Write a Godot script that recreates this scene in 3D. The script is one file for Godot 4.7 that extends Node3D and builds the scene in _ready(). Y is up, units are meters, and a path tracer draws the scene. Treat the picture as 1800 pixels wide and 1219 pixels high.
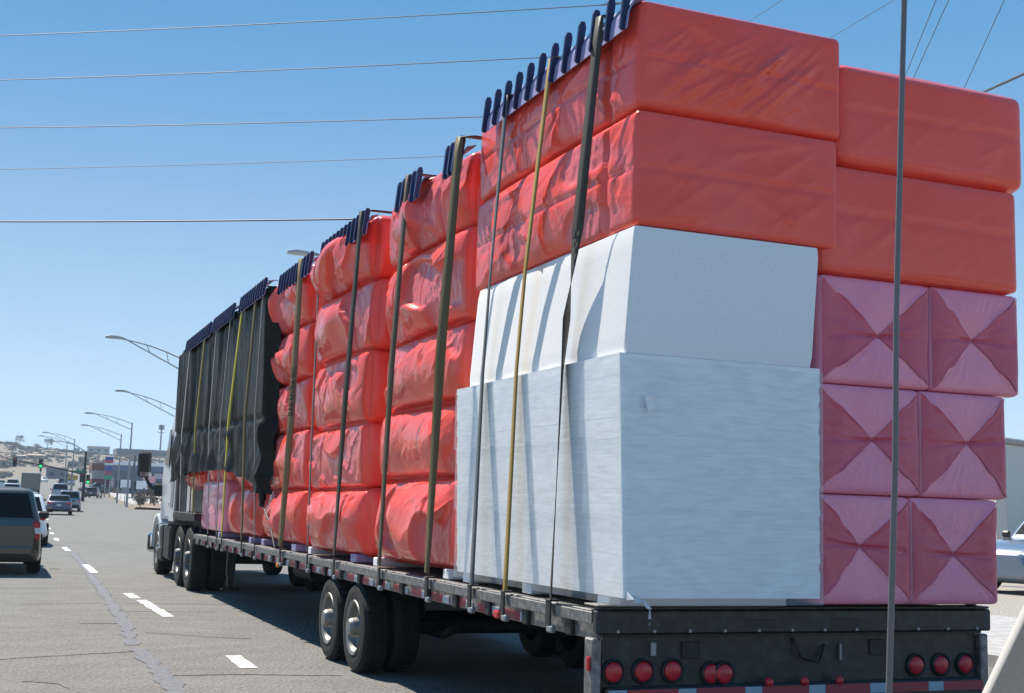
extends Node3D
# A loaded flatbed truck on a desert town road. Metres, y up; the truck points along -z; the eye is at (0, 1.41, 0).

const EYE := Vector3(0, 1.41, 0)
const FOCAL := 2209.35          # pixels of the 1800 x 1219 photograph
var RC := Vector3(0.9250, -0.0757, -0.3722)   # the world's axes as the lens sees them
var UC := Vector3(0, 1, 0)
var FC := Vector3(-0.378, -0.109, -0.92)
var M := {}
var used := {}
var rng := RandomNumberGenerator.new()

# ---------------------------------------------------------------- helpers
func ray(px: float, py: float) -> Vector3:
	var c := Vector3(px - 900.0, -(py - 609.5), -FOCAL).normalized()
	return Vector3(RC.dot(c), UC.dot(c), -FC.dot(c))

func at(px: float, py: float, depth: float) -> Vector3:
	var r := ray(px, py)
	return EYE + r * (depth / -r.z)

func smooth(a: float, b: float, t: float) -> float:
	var k: float = clampf((t - a) / (b - a), 0.0, 1.0)
	return k * k * (3.0 - 2.0 * k)

func table(t: Array, d: float) -> float:
	if d <= t[0][0]: return t[0][1]
	for i in range(1, t.size()):
		if d <= t[i][0]:
			var k: float = (d - t[i - 1][0]) / (t[i][0] - t[i - 1][0])
			return lerpf(t[i - 1][1], t[i][1], k)
	return t[t.size() - 1][1]

var hill_noise := FastNoiseLite.new()
func land(x: float, z: float) -> float:
	var d := -z
	var e: float = table([[70, 0.0], [110, 0.3], [157, 1.2], [230, 2.4], [300, 3.7], [400, 5.8], [520, 9.0], [700, 21.0], [900, 36.0], [1150, 44.0], [1500, 30.0]], d)
	var r: float = table([[70, 0.0], [110, 0.25], [135, 0.6], [200, 1.5], [240, 2.6], [300, 4.0], [400, 6.0], [520, 9.5], [700, 20.0], [900, 33.0], [1150, 40.0], [1500, 30.0]], d)
	var y: float = lerpf(e, r, smooth(9.0, 16.0, x))
	if d > 380.0:
		var k: float = smooth(380.0, 800.0, d)
		y += k * (hill_noise.get_noise_2d(x * 1.0, z * 0.6) * 6.0 + hill_noise.get_noise_2d(x * 4.0 + 90.0, z * 3.0) * 1.6)
		y += k * clampf(-x / 120.0, -0.6, 1.0) * 4.0
	return y

func bend(z: float) -> float:      # the road swings a little to the right ahead
	var d := -z
	return table([[40, 0.0], [52, 0.22], [68, 0.6], [100, 1.7], [160, 4.6], [300, 11.0], [420, 16.5], [700, 30.0]], d)

func numbered(called: String) -> String:
	if not used.has(called):
		used[called] = 0
		return called
	used[called] += 1
	return "%s_%03d" % [called, used[called]]

func thing(called: String, label: String, category: String, where := Vector3.ZERO, turn := 0.0, group := "") -> Node3D:
	var o := Node3D.new()
	o.name = numbered(called)
	add_child(o)
	o.position = where
	o.rotation.y = turn
	tag(o, label, category, group)
	return o

func tag(o: Node, label: String, category: String, group := "", kind := "") -> void:
	if label != "": o.set_meta("label", label)
	if category != "": o.set_meta("category", category)
	if group != "": o.set_meta("group", group)
	if kind != "": o.set_meta("kind", kind)

func put(called: String, mesh: Mesh, mat: Material, parent: Node = null, where := Vector3.ZERO) -> MeshInstance3D:
	var o := MeshInstance3D.new()
	o.mesh = mesh
	o.material_override = mat
	if parent == null or parent == self:
		o.name = numbered(called)
		add_child(o)
	else:
		o.name = called
		parent.add_child(o, true)
	o.position = where
	return o

func struct(called: String, mesh: Mesh, mat: Material) -> MeshInstance3D:
	var o := put(called, mesh, mat)
	o.set_meta("kind", "structure")
	return o

func st() -> SurfaceTool:
	var s := SurfaceTool.new()
	s.begin(Mesh.PRIMITIVE_TRIANGLES)
	return s

func done(s: SurfaceTool) -> ArrayMesh:
	s.generate_normals()
	s.index()
	return s.commit()

func tri(s: SurfaceTool, a: Vector3, b: Vector3, c: Vector3) -> void:
	s.add_vertex(a); s.add_vertex(b); s.add_vertex(c)

func quad(s: SurfaceTool, a: Vector3, b: Vector3, c: Vector3, d: Vector3) -> void:
	tri(s, a, b, c); tri(s, a, c, d)

# a box with chamfered edges; ax, ay, az are its half axes
func box(s: SurfaceTool, c: Vector3, size: Vector3, ch := 0.0, b := Basis.IDENTITY) -> void:
	var h := size * 0.5
	ch = minf(ch, minf(h.x, minf(h.y, h.z)) * 0.8)
	s.set_smooth_group(-1)
	if ch <= 0.0:
		for ax in 3:
			for sg in [-1.0, 1.0]:
				var n := Vector3.ZERO; n[ax] = sg
				var u := Vector3.ZERO; u[(ax + 1) % 3] = 1.0
				var v := Vector3.ZERO; v[(ax + 2) % 3] = sg
				var o := n * h
				var q := [o - u * h - v * h, o - u * h + v * h, o + u * h + v * h, o + u * h - v * h]
				quad(s, c + b * q[0], c + b * q[1], c + b * q[2], c + b * q[3])
		return
	var g := h - Vector3.ONE * ch
	for ax in 3:
		for sg in [-1.0, 1.0]:
			var n := Vector3.ZERO; n[ax] = sg * h[ax]
			var iu := (ax + 1) % 3
			var iv := (ax + 2) % 3
			var q := []
			for k in [[-1, -1], [-1, 1], [1, 1], [1, -1]]:
				var p := n; p[iu] = k[0] * g[iu]; p[iv] = k[1] * sg * g[iv]
				q.append(c + b * p)
			quad(s, q[0], q[1], q[2], q[3])
	for ax in 3:
		var iu := (ax + 1) % 3
		var iv := (ax + 2) % 3
		for su in [-1.0, 1.0]:
			for sv in [-1.0, 1.0]:
				var p := []
				for t in [-1.0, 1.0]:
					var a := Vector3.ZERO; a[ax] = t * g[ax]; a[iu] = su * h[iu]; a[iv] = sv * g[iv]
					var e := Vector3.ZERO; e[ax] = t * g[ax]; e[iu] = su * g[iu]; e[iv] = sv * h[iv]
					p.append(c + b * a); p.append(c + b * e)
				if su * sv > 0: quad(s, p[0], p[2], p[3], p[1])
				else: quad(s, p[0], p[1], p[3], p[2])
	for sx in [-1.0, 1.0]:
		for sy in [-1.0, 1.0]:
			for sz in [-1.0, 1.0]:
				var a := c + b * Vector3(sx * h.x, sy * g.y, sz * g.z)
				var e := c + b * Vector3(sx * g.x, sy * h.y, sz * g.z)
				var f := c + b * Vector3(sx * g.x, sy * g.y, sz * h.z)
				if sx * sy * sz > 0: tri(s, a, f, e)
				else: tri(s, a, e, f)

func boxmesh(size: Vector3, ch := 0.0, c := Vector3.ZERO, b := Basis.IDENTITY) -> ArrayMesh:
	var s := st(); box(s, c, size, ch, b); return done(s)

func tube(s: SurfaceTool, pts: Array, r0: float, r1 := -1.0, n := 8, cap := true) -> void:
	if r1 < 0.0: r1 = r0
	s.set_smooth_group(1)
	var rings := []
	var side := Vector3.UP
	for i in pts.size():
		var t: Vector3 = (pts[mini(i + 1, pts.size() - 1)] - pts[maxi(i - 1, 0)]).normalized()
		if absf(t.dot(side)) > 0.95: side = Vector3.RIGHT if absf(t.x) < 0.9 else Vector3.BACK
		var u := t.cross(side).normalized()
		var v := u.cross(t).normalized()
		side = v
		var r: float = lerpf(r0, r1, float(i) / maxf(1.0, pts.size() - 1.0))
		var ring := []
		for k in n:
			var a := TAU * k / n
			ring.append(pts[i] + (u * cos(a) + v * sin(a)) * r)
		rings.append(ring)
	for i in rings.size() - 1:
		for k in n:
			var k2 := (k + 1) % n
			quad(s, rings[i][k], rings[i][k2], rings[i + 1][k2], rings[i + 1][k])
	if cap:
		s.set_smooth_group(-1)
		var last: int = rings.size() - 1
		for k in range(1, n - 1):
			tri(s, rings[0][0], rings[0][k + 1], rings[0][k])
			tri(s, rings[last][0], rings[last][k], rings[last][k + 1])

func tubemesh(pts: Array, r0: float, r1 := -1.0, n := 8) -> ArrayMesh:
	var s := st(); tube(s, pts, r0, r1, n); return done(s)

# profile of [radius, along] spun about the x axis
func lathe_x(s: SurfaceTool, prof: Array, n := 28) -> void:
	for i in prof.size() - 1:
		s.set_smooth_group(i + 1 if prof[i].size() < 3 else int(prof[i][2]))
		for k in n:
			var a := TAU * k / n
			var b := TAU * (k + 1) / n
			var p := Vector3(prof[i][1], cos(a) * prof[i][0], sin(a) * prof[i][0])
			var q := Vector3(prof[i][1], cos(b) * prof[i][0], sin(b) * prof[i][0])
			var p2 := Vector3(prof[i + 1][1], cos(a) * prof[i + 1][0], sin(a) * prof[i + 1][0])
			var q2 := Vector3(prof[i + 1][1], cos(b) * prof[i + 1][0], sin(b) * prof[i + 1][0])
			quad(s, p, q, q2, p2)

func loft(s: SurfaceTool, rings: Array, caps := true, sg := 1) -> void:
	s.set_smooth_group(sg)
	var n: int = rings[0].size()
	for i in rings.size() - 1:
		for k in n:
			var k2 := (k + 1) % n
			quad(s, rings[i][k], rings[i + 1][k], rings[i + 1][k2], rings[i][k2])
	if caps:
		s.set_smooth_group(-1)
		var l: int = rings.size() - 1
		for k in range(1, n - 1):
			tri(s, rings[0][0], rings[0][k], rings[0][k + 1])
			tri(s, rings[l][0], rings[l][k + 1], rings[l][k])

# rounded ring in the plane z, from y0 to y1, half width wb at the bottom and wt at the top
func ring(z: float, y0: float, y1: float, wb: float, wt: float, r: float) -> Array:
	var out := []
	for c in [[1, 1], [1, -1], [-1, -1], [-1, 1]]:
		var cw: float = (wt if c[1] > 0 else wb) - r
		var cyy: float = (y1 - r) if c[1] > 0 else (y0 + r)
		var a0: float = {Vector2i(1, 1): 90.0, Vector2i(1, -1): 0.0, Vector2i(-1, -1): -90.0, Vector2i(-1, 1): -180.0}[Vector2i(c[0], c[1])]
		for k in 4:
			var a := deg_to_rad(a0 - 30.0 * k)
			out.append(Vector3(c[0] * cw + cos(a) * r, cyy + sin(a) * r, z))
	return out

func poly_prism(s: SurfaceTool, pts: Array, depth: Vector3) -> void:   # pts: Vector3 outline
	s.set_smooth_group(-1)
	var n := pts.size()
	for k in range(1, n - 1):
		tri(s, pts[0], pts[k], pts[k + 1])
		tri(s, pts[0] + depth, pts[k + 1] + depth, pts[k] + depth)
	for k in n:
		var k2 := (k + 1) % n
		quad(s, pts[k], pts[k] + depth, pts[k2] + depth, pts[k2])

func sheet(s: SurfaceTool, xs: Array, zs: Array, f: Callable) -> void:
	s.set_smooth_group(1)
	for i in xs.size() - 1:
		for j in zs.size() - 1:
			quad(s, f.call(xs[i], zs[j]), f.call(xs[i], zs[j + 1]), f.call(xs[i + 1], zs[j + 1]), f.call(xs[i + 1], zs[j]))

# ---------------------------------------------------------------- materials
func noise_tex(freq: float, seed_: int, stops: Array, size := 512, kind := FastNoiseLite.TYPE_SIMPLEX_SMOOTH, oct := 4, normal := false, bump := 4.0, fractal := FastNoiseLite.FRACTAL_FBM) -> NoiseTexture2D:
	var t := NoiseTexture2D.new()
	t.width = size; t.height = size; t.seamless = true
	var n := FastNoiseLite.new()
	n.seed = seed_; n.frequency = freq; n.noise_type = kind; n.fractal_octaves = oct; n.fractal_type = fractal
	t.noise = n
	if normal:
		t.as_normal_map = true; t.bump_strength = bump
	elif stops.size() > 0:
		var g := Gradient.new()
		g.offsets = PackedFloat32Array(stops.map(func(a): return a[0]))
		g.colors = PackedColorArray(stops.map(func(a): return a[1]))
		t.color_ramp = g
	return t

func srgb(r: float, g: float, b: float) -> Color:
	return Color(r, g, b).linear_to_srgb()

func mat(key: String, lin: Color, rough := 0.7, metal := 0.0) -> StandardMaterial3D:
	if M.has(key): return M[key]
	var m := StandardMaterial3D.new()
	m.albedo_color = lin.linear_to_srgb()
	m.roughness = rough
	m.metallic = metal
	M[key] = m
	return m

func textured(key: String, tex: Texture2D, scale: float, rough := 0.8, normal: Texture2D = null, ns := 1.0) -> StandardMaterial3D:
	if M.has(key): return M[key]
	var m := StandardMaterial3D.new()
	m.albedo_texture = tex
	m.roughness = rough
	m.uv1_triplanar = true
	m.uv1_world_triplanar = true
	m.uv1_scale = Vector3.ONE * scale
	if normal:
		m.normal_enabled = true; m.normal_texture = normal; m.normal_scale = ns
	M[key] = m
	return m

func gray(v: float, warm := 0.0) -> Color:
	return Color(v * (1.0 + warm), v, v * (1.0 - warm)).linear_to_srgb()

func make_materials() -> void:
	var crinkle := noise_tex(0.02, 5, [], 512, FastNoiseLite.TYPE_SIMPLEX_SMOOTH, 4, true, 10.0, FastNoiseLite.FRACTAL_RIDGED)
	# road: worn pale asphalt, fine stone over coarse stains
	var asphalt := textured("asphalt", ImageTexture.create_from_image(stones(1024)), 0.14, 0.9)
	asphalt.normal_enabled = true
	asphalt.normal_texture = noise_tex(0.25, 3, [], 512, FastNoiseLite.TYPE_SIMPLEX, 3, true, 3.0)
	asphalt.normal_scale = 0.5
	textured("dirt", noise_tex(0.03, 12, [[0.0, srgb(0.09, 0.07, 0.05)], [0.42, srgb(0.17, 0.135, 0.095)], [0.6, srgb(0.235, 0.19, 0.135)], [1.0, srgb(0.34, 0.285, 0.21)]], 1024, FastNoiseLite.TYPE_SIMPLEX_SMOOTH, 6), 0.03, 0.95)
	textured("gravel", noise_tex(0.09, 14, [[0.0, srgb(0.12, 0.1, 0.09)], [0.5, srgb(0.33, 0.29, 0.25)], [1.0, srgb(0.6, 0.56, 0.5)]], 512, FastNoiseLite.TYPE_CELLULAR, 2), 0.6, 0.95)
	textured("concrete", noise_tex(0.03, 15, [[0.0, gray(0.28, 0.03)], [0.5, gray(0.37, 0.03)], [1.0, gray(0.44, 0.03)]], 512), 0.25, 0.9)
	textured("planter_soil", noise_tex(0.05, 16, [[0.0, srgb(0.13, 0.08, 0.06)], [0.5, srgb(0.26, 0.17, 0.12)], [1.0, srgb(0.36, 0.27, 0.2)]], 512), 0.2, 0.95)
	textured("paint_white", noise_tex(0.06, 17, [[0.0, gray(0.35)], [0.4, gray(0.68)], [1.0, gray(0.76)]], 512), 1.2, 0.8)
	textured("sealant", noise_tex(0.04, 18, [[0.0, srgb(0.07, 0.076, 0.094)], [0.5, srgb(0.10, 0.108, 0.13)], [1.0, srgb(0.145, 0.15, 0.165)]], 256), 1.0, 0.75)
	mat("crack", Color(0.05, 0.048, 0.045), 0.95)
	# wrapping films
	for a in [["red_film", 0.30], ["pink_film", 0.36], ["mauve_flap", 0.36]]:
		var m := StandardMaterial3D.new()
		m.vertex_color_use_as_albedo = true
		m.roughness = a[1]
		m.normal_enabled = true
		m.normal_texture = crinkle
		m.normal_scale = 0.12
		m.uv1_triplanar = true
		m.uv1_world_triplanar = true
		m.uv1_scale = Vector3(0.45, 0.45, 0.45)
		m.metallic_specular = 0.25
		m.clearcoat_enabled = true
		m.clearcoat = 0.6
		m.clearcoat_roughness = 0.09
		m.backlight_enabled = true
		m.backlight = Color(0.34, 0.34, 0.34)
		M[a[0]] = m
	var foam := textured("foam", noise_tex(0.2, 21, [[0.0, gray(0.72)], [0.5, gray(0.80)], [1.0, gray(0.84)]], 512), 0.5, 0.75)
	foam.normal_enabled = true
	foam.normal_texture = noise_tex(0.12, 22, [], 512, FastNoiseLite.TYPE_CELLULAR, 2, true, 1.5)
	foam.normal_scale = 0.08
	# stretch wrap: streaks that run round the stack
	var wrap := StandardMaterial3D.new()
	var img := streaks(512, 512, 31)
	wrap.albedo_texture = ImageTexture.create_from_image(img)
	wrap.roughness = 0.38
	wrap.clearcoat_enabled = true; wrap.clearcoat = 0.4; wrap.clearcoat_roughness = 0.2
	var bump := streaks(512, 512, 33)
	bump.bump_map_to_normal_map(5.0)
	wrap.normal_enabled = true
	wrap.normal_texture = ImageTexture.create_from_image(bump)
	wrap.normal_scale = 0.3
	wrap.uv1_triplanar = true; wrap.uv1_world_triplanar = true
	wrap.uv1_scale = Vector3(0.8, 0.8, 0.8)
	M["stretch_wrap"] = wrap
	var tarp := textured("tarp", noise_tex(0.02, 41, [[0.0, gray(0.006)], [0.5, gray(0.010)], [1.0, gray(0.02)]], 512, FastNoiseLite.TYPE_SIMPLEX_SMOOTH, 5), 0.5, 0.5, crinkle, 0.1)
	tarp.metallic_specular = 0.3
	tarp.clearcoat_enabled = false
	# metals and paint
	textured("rail", noise_tex(0.03, 51, [[0.0, gray(0.10, 0.04)], [0.5, gray(0.2, 0.03)], [1.0, gray(0.34, 0.02)]], 512, FastNoiseLite.TYPE_SIMPLEX_SMOOTH, 5), 0.9, 0.5).metallic = 0.55
	textured("steel_dark", noise_tex(0.03, 52, [[0.0, gray(0.005)], [0.5, gray(0.012)], [1.0, gray(0.03)]], 512, FastNoiseLite.TYPE_SIMPLEX_SMOOTH, 5), 0.8, 0.6)
	textured("rear_paint", noise_tex(0.025, 53, [[0.0, srgb(0.007, 0.009, 0.01)], [0.5, srgb(0.015, 0.018, 0.019)], [1.0, srgb(0.04, 0.045, 0.046)]], 512, FastNoiseLite.TYPE_SIMPLEX_SMOOTH, 5), 0.8, 0.45)
	textured("deck_wood", noise_tex(0.02, 54, [[0.0, srgb(0.06, 0.045, 0.03)], [0.5, srgb(0.11, 0.085, 0.06)], [1.0, srgb(0.18, 0.15, 0.11)]], 512), 0.7, 0.85)
	textured("rubber", noise_tex(0.05, 55, [[0.0, gray(0.004)], [1.0, gray(0.014, 0.04)]], 256), 1.0, 0.85)
	mat("alloy", Color(0.22, 0.215, 0.2), 0.5, 0.55)
	mat("chrome", Color(0.8, 0.8, 0.82), 0.12, 1.0)
	mat("black_plastic", Color(0.014, 0.014, 0.016), 0.5)
	mat("light_red", Color(0.5, 0.02, 0.03), 0.22)
	mat("light_amber", Color(0.7, 0.2, 0.02), 0.25)
	mat("light_white", Color(0.75, 0.75, 0.75), 0.2)
	mat("tape_red", Color(0.3, 0.03, 0.045), 0.45)
	mat("tape_white", Color(0.5, 0.52, 0.55), 0.45)
	mat("tape_blue", Color(0.26, 0.34, 0.42), 0.45)
	mat("glass_dark", Color(0.01, 0.011, 0.012), 0.08).metallic_specular = 0.25
	mat("navy", Color(0.012, 0.014, 0.07), 0.35)
	mat("lilac", Color(0.32, 0.3, 0.5), 0.4)
	mat("navy_blue", Color(0.02, 0.035, 0.11), 0.35)
	mat("steel_blue", Color(0.14, 0.18, 0.28), 0.35)
	mat("galvanised", Color(0.3, 0.31, 0.32), 0.5, 0.5)
	mat("wire", Color(0.03, 0.03, 0.035), 0.6)

# worn asphalt: single stones, darker binder, patches where it has ravelled
func stones(n: int) -> Image:
	var img := Image.create(n, n, false, Image.FORMAT_RGB8)
	var a := FastNoiseLite.new(); a.seed = 4; a.frequency = 1.0; a.fractal_octaves = 3
	var r := RandomNumberGenerator.new(); r.seed = 6
	for y in n:
		var b := TAU * y / n
		for x in n:
			var c := TAU * x / n
			# a torus keeps it seamless
			var big := a.get_noise_3d(cos(c) * 1.1 + cos(b) * 2.2, sin(c) * 1.1, sin(b) * 2.2)
			var mid := a.get_noise_3d(cos(c) * 9.0 + 5.0 + cos(b) * 18.0, sin(c) * 9.0, sin(b) * 18.0)
			var g := 0.148 + 0.028 * big + 0.026 * mid + r.randf_range(-0.045, 0.045)
			if r.randf() < 0.05 + 0.06 * maxf(0.0, mid): g *= 0.5
			elif r.randf() < 0.03: g *= 1.5
			img.set_pixel(x, y, Color(g * 1.02, g, g * 0.935).linear_to_srgb())
	return img

func streaks(w: int, h: int, seed_: int) -> Image:
	var img := Image.create(w, h, false, Image.FORMAT_RGB8)
	var n := FastNoiseLite.new()
	n.seed = seed_; n.frequency = 1.0; n.fractal_octaves = 1
	for y in h:
		for x in w:
			var a := TAU * x / w
			# seamless both ways: each axis runs round a circle
			var b := TAU * y / h
			var v := 0.0
			v += n.get_noise_3d(cos(a) * 0.9 + 7.0, sin(a) * 0.9, y * 0.11) * 0.45 * minf(1.0, minf(y, h - y) / 12.0)
			v += n.get_noise_3d(cos(a) * 2.4, sin(a) * 2.4 + 3.0, y * 0.33) * 0.35 * minf(1.0, minf(y, h - y) / 6.0)
			v += n.get_noise_3d(cos(a) * 1.2 + cos(b) * 2.0, sin(a) * 1.2, sin(b) * 2.0) * 0.3
			var g := clampf(0.80 + v * 0.15, 0.0, 1.0)
			var c := Color(g * 0.965, g * 0.99, g).linear_to_srgb()
			img.set_pixel(x, y, c)
	return img

# ---------------------------------------------------------------- bales in film
var fold := FastNoiseLite.new()
var soft := FastNoiseLite.new()

func crease(u: float, v: float, k: float) -> float:
	var w: float = 1.0 - absf(fold.get_noise_3d(u * 1.9 + v * 0.7, v * 1.6 - u * 0.5, k * 3.1)) * 2.0
	return maxf(w, 0.0) * maxf(w, 0.0)

# long straight folds of taut film on a face of half size (hu, hv): [origin, direction, length, width, height, side]
func make_folds(hu: float, hv: float, k: float, many: int, wr: float) -> Array:
	var r := RandomNumberGenerator.new()
	r.seed = int(k * 1000.0) + 17
	var out := []
	for i in many:
		var o := Vector2.ZERO
		var dirv := Vector2.ZERO
		if r.randf() < 0.62:      # from a corner inwards
			o = Vector2(hu * (1.0 if r.randf() < 0.5 else -1.0), hv * (1.0 if r.randf() < 0.5 else -1.0)) * r.randf_range(0.82, 1.0)
			var target := Vector2(r.randf_range(-0.6, 0.6) * hu, r.randf_range(-0.9, 0.9) * hv)
			dirv = (target - o).normalized()
		else:                     # anywhere, mostly aslant
			o = Vector2(r.randf_range(-0.9, 0.9) * hu, r.randf_range(-0.9, 0.9) * hv)
			var a := r.randf_range(0.3, 1.3) * (1.0 if r.randf() < 0.7 else -1.0)
			dirv = Vector2(cos(a), sin(a))
		if i % 6 == 0: out.append([o + dirv * 0.05, dirv, r.randf_range(0.3, 0.9), 0.012, wr * 1.1, 1.0])
		out.append([o, dirv, r.randf_range(0.15, 0.8), 0.007 + 0.04 * pow(r.randf(), 2.0), wr * r.randf_range(0.25, 1.0), 1.0 if r.randf() < 0.6 else -0.8])
	return out

func folded(q: Vector2, folds: Array) -> float:
	var s := 0.0
	for f in folds:
		var d: Vector2 = q - f[0]
		var along: float = d.dot(f[1])
		var l: float = f[2]
		if along < 0.0 or along > l: continue
		var across: float = d.x * f[1].y - d.y * f[1].x
		var w: float = f[3] * (0.5 + along / l)
		if absf(across) > w * 4.0: continue
		var env := sin(PI * pow(along / l, 0.7))
		# sharp on one side, easing off on the other
		var prof := exp(-absf(across) / (w * (0.45 if across > 0.0 else 1.3)))
		s += f[4] * f[5] * env * prof
	return s

# size: full size; bulge: how far each pair of faces swells; res: fine spacing on the faces one sees
func bale_mesh(size: Vector3, bulge: Vector3, r: float, wr: float, k: float, res: float, tone_a: Color, tone_b: Color, seams := [], many := 16, rear_folds := [], puff := 0.55, clings := 0.0) -> ArrayMesh:
	var s := st()
	s.set_smooth_group(1)
	var h := size * 0.5
	for ax in 3:
		for sg in [-1.0, 1.0]:
			var iu := (ax + 1) % 3
			var iv := (ax + 2) % 3
			var fine: bool = (ax == 0 and sg < 0) or (ax == 2 and sg > 0)
			var du: float = res if fine else res * 2.6
			var nu := maxi(4, int(ceil(size[iu] / du)))
			var nv := maxi(4, int(ceil(size[iv] / du)))
			var folds := []
			if fine: folds = make_folds(h[iu], h[iv], k + ax, many if ax == 0 else many / 2, wr if ax == 0 else wr * 0.6)
			if ax == 2: folds += rear_folds
			var grid := []
			var cols := []
			for i in nu + 1:
				for j in nv + 1:
					var q := Vector3.ZERO
					q[ax] = sg * h[ax]
					q[iu] = lerpf(-h[iu], h[iu], float(i) / nu)
					q[iv] = lerpf(-h[iv], h[iv], float(j) / nv)
					var g := h - Vector3.ONE * r
					var inner := q.clamp(-g, g)
					var d := (q - inner)
					var n := d.normalized() if d.length() > 0.0001 else Vector3.ZERO
					var p := inner + n * r
					var tu: float = absf(q[iu] / h[iu])
					var tv: float = absf(q[iv] / h[iv])
					var edge := (1.0 - pow(tu, 4.0)) * (1.0 - pow(tv, 4.0))
					var pil := pow(1.0 - tu * tu, puff) * pow(1.0 - tv * tv, 0.5)
					var uu: float = q[iu] + ax * 7.0
					var vv: float = q[iv] + sg * 3.0
					var lump: float = soft.get_noise_3d(uu * 0.8, vv * 0.8, k + 20.0)
					var out: float = bulge[ax] * pil * (1.0 + 0.5 * lump)
					var cling := 0.0
					if fine and ax == 0 and clings > 0.0:      # where the film clings to the boards inside it lies flat, crinkled and shows their mauve
						cling = clings * smooth(0.02, 0.14, soft.get_noise_3d(uu * 1.25 + k, vv * 0.95, k * 1.7)) * clampf(edge * 2.0, 0.0, 1.0)
						out *= 1.0 - 0.62 * cling
						out += cling * 0.010 * maxf(0.0, 1.0 - absf(fold.get_noise_3d(uu * 2.5, vv * 11.0, k)) * 2.4)
					if fine:
						out += edge * (folded(Vector2(q[iu], q[iv]), folds) + wr * 0.30 * crease(uu, vv, k))
						for sm in seams:      # [axis across the seam, where, depth, width]
							if int(sm[0]) != ax:
								var dd: float = (q[int(sm[0])] - sm[1]) / sm[3]
								out -= sm[2] * exp(-dd * dd) * clampf(edge * 3.0, 0.0, 1.0)
					p[ax] += sg * out
					var mixv := clampf(0.45 + soft.get_noise_3d(q.x * 1.3 + k * 3.0, q.y * 1.3, q.z * 1.3) * 1.3, 0.0, 1.0)
					grid.append(p)
					cols.append(tone_a.lerp(tone_b, mixv).lerp(Color(0.72, 0.22, 0.26), cling * 0.6))
			for i in nu:
				for j in nv:
					var a := i * (nv + 1) + j
					var o := [a, a + 1, a + nv + 2, a + nv + 1]
					if sg < 0: o = [a, a + nv + 1, a + nv + 2, a + 1]
					for e in [o[0], o[1], o[2], o[0], o[2], o[3]]:
						s.set_color(cols[e])
						s.add_vertex(grid[e])
	s.generate_normals()
	s.index()
	return s.commit()

const RED_A := Color(0.95, 0.10, 0.06)
const RED_B := Color(0.93, 0.115, 0.09)
const PINK_A := Color(0.93, 0.32, 0.42)
const PINK_B := Color(0.86, 0.27, 0.40)

# ---------------------------------------------------------------- ready
func _ready() -> void:
	rng.seed = 7
	hill_noise.seed = 3; hill_noise.frequency = 0.006; hill_noise.fractal_octaves = 4
	fold.seed = 8; fold.frequency = 1.0; fold.fractal_octaves = 1
	soft.seed = 9; soft.frequency = 1.0; soft.fractal_octaves = 2
	# camera: the vanishing points of the truck's length and width give its turn and focal length
	FC = Vector3(-909, -262.5, -FOCAL).normalized()
	RC = Vector3(5500, -450.5, -FOCAL).normalized()
	RC = (RC - FC * RC.dot(FC)).normalized()
	UC = RC.cross(FC).normalized()
	var cam := Camera3D.new()
	cam.name = "camera"
	cam.fov = rad_to_deg(2.0 * atan(609.5 / FOCAL))
	cam.near = 0.05
	cam.far = 4000.0
	cam.transform = Transform3D(Basis(Vector3(RC.x, UC.x, -FC.x), Vector3(RC.y, UC.y, -FC.y), Vector3(RC.z, UC.z, -FC.z)), EYE)
	add_child(cam)
	cam.current = true
	# sky and air
	var we := WorldEnvironment.new()
	we.name = "environment"
	var env := Environment.new()
	var sky := Sky.new()
	var sm := ProceduralSkyMaterial.new()
	sm.sky_top_color = Color(0.18, 0.44, 0.635)
	sm.sky_horizon_color = Color(0.72, 0.80, 0.86)
	sm.sky_curve = 0.13
	sm.ground_bottom_color = Color(0.42, 0.38, 0.33)
	sm.ground_horizon_color = Color(0.62, 0.6, 0.56)
	sm.sun_angle_max = 1.0
	sky.sky_material = sm
	env.background_mode = Environment.BG_SKY
	env.sky = sky
	env.tonemap_mode = Environment.TONE_MAPPER_LINEAR
	env.tonemap_exposure = 1.75
	env.sdfgi_enabled = true; env.ssao_enabled = true; env.ssil_enabled = true
	env.fog_enabled = true
	env.fog_density = 0.00035
	env.fog_light_color = Color(0.80, 0.88, 0.95)
	we.environment = env
	add_child(we)
	var sun := DirectionalLight3D.new()
	sun.name = "sun"
	sun.light_energy = 1.5
	sun.light_color = Color(1.0, 0.965, 0.91)
	sun.light_angular_distance = 0.5
	sun.shadow_enabled = true
	add_child(sun)
	sun.look_at_from_position(Vector3.ZERO, Vector3(0.25, -1.0, 0.7), Vector3.UP)

	make_materials()
	build_ground()
	build_trailer()
	build_load()
	build_straps()
	build_tractor()
	build_traffic()
	build_roadside()
	build_hill()
	build_wires()
	build_own_car()

# ---------------------------------------------------------------- ground
func road_left(z: float) -> float: return -12.0 + bend(z)
func road_right(z: float) -> float: return 9.3 + bend(z)

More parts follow.
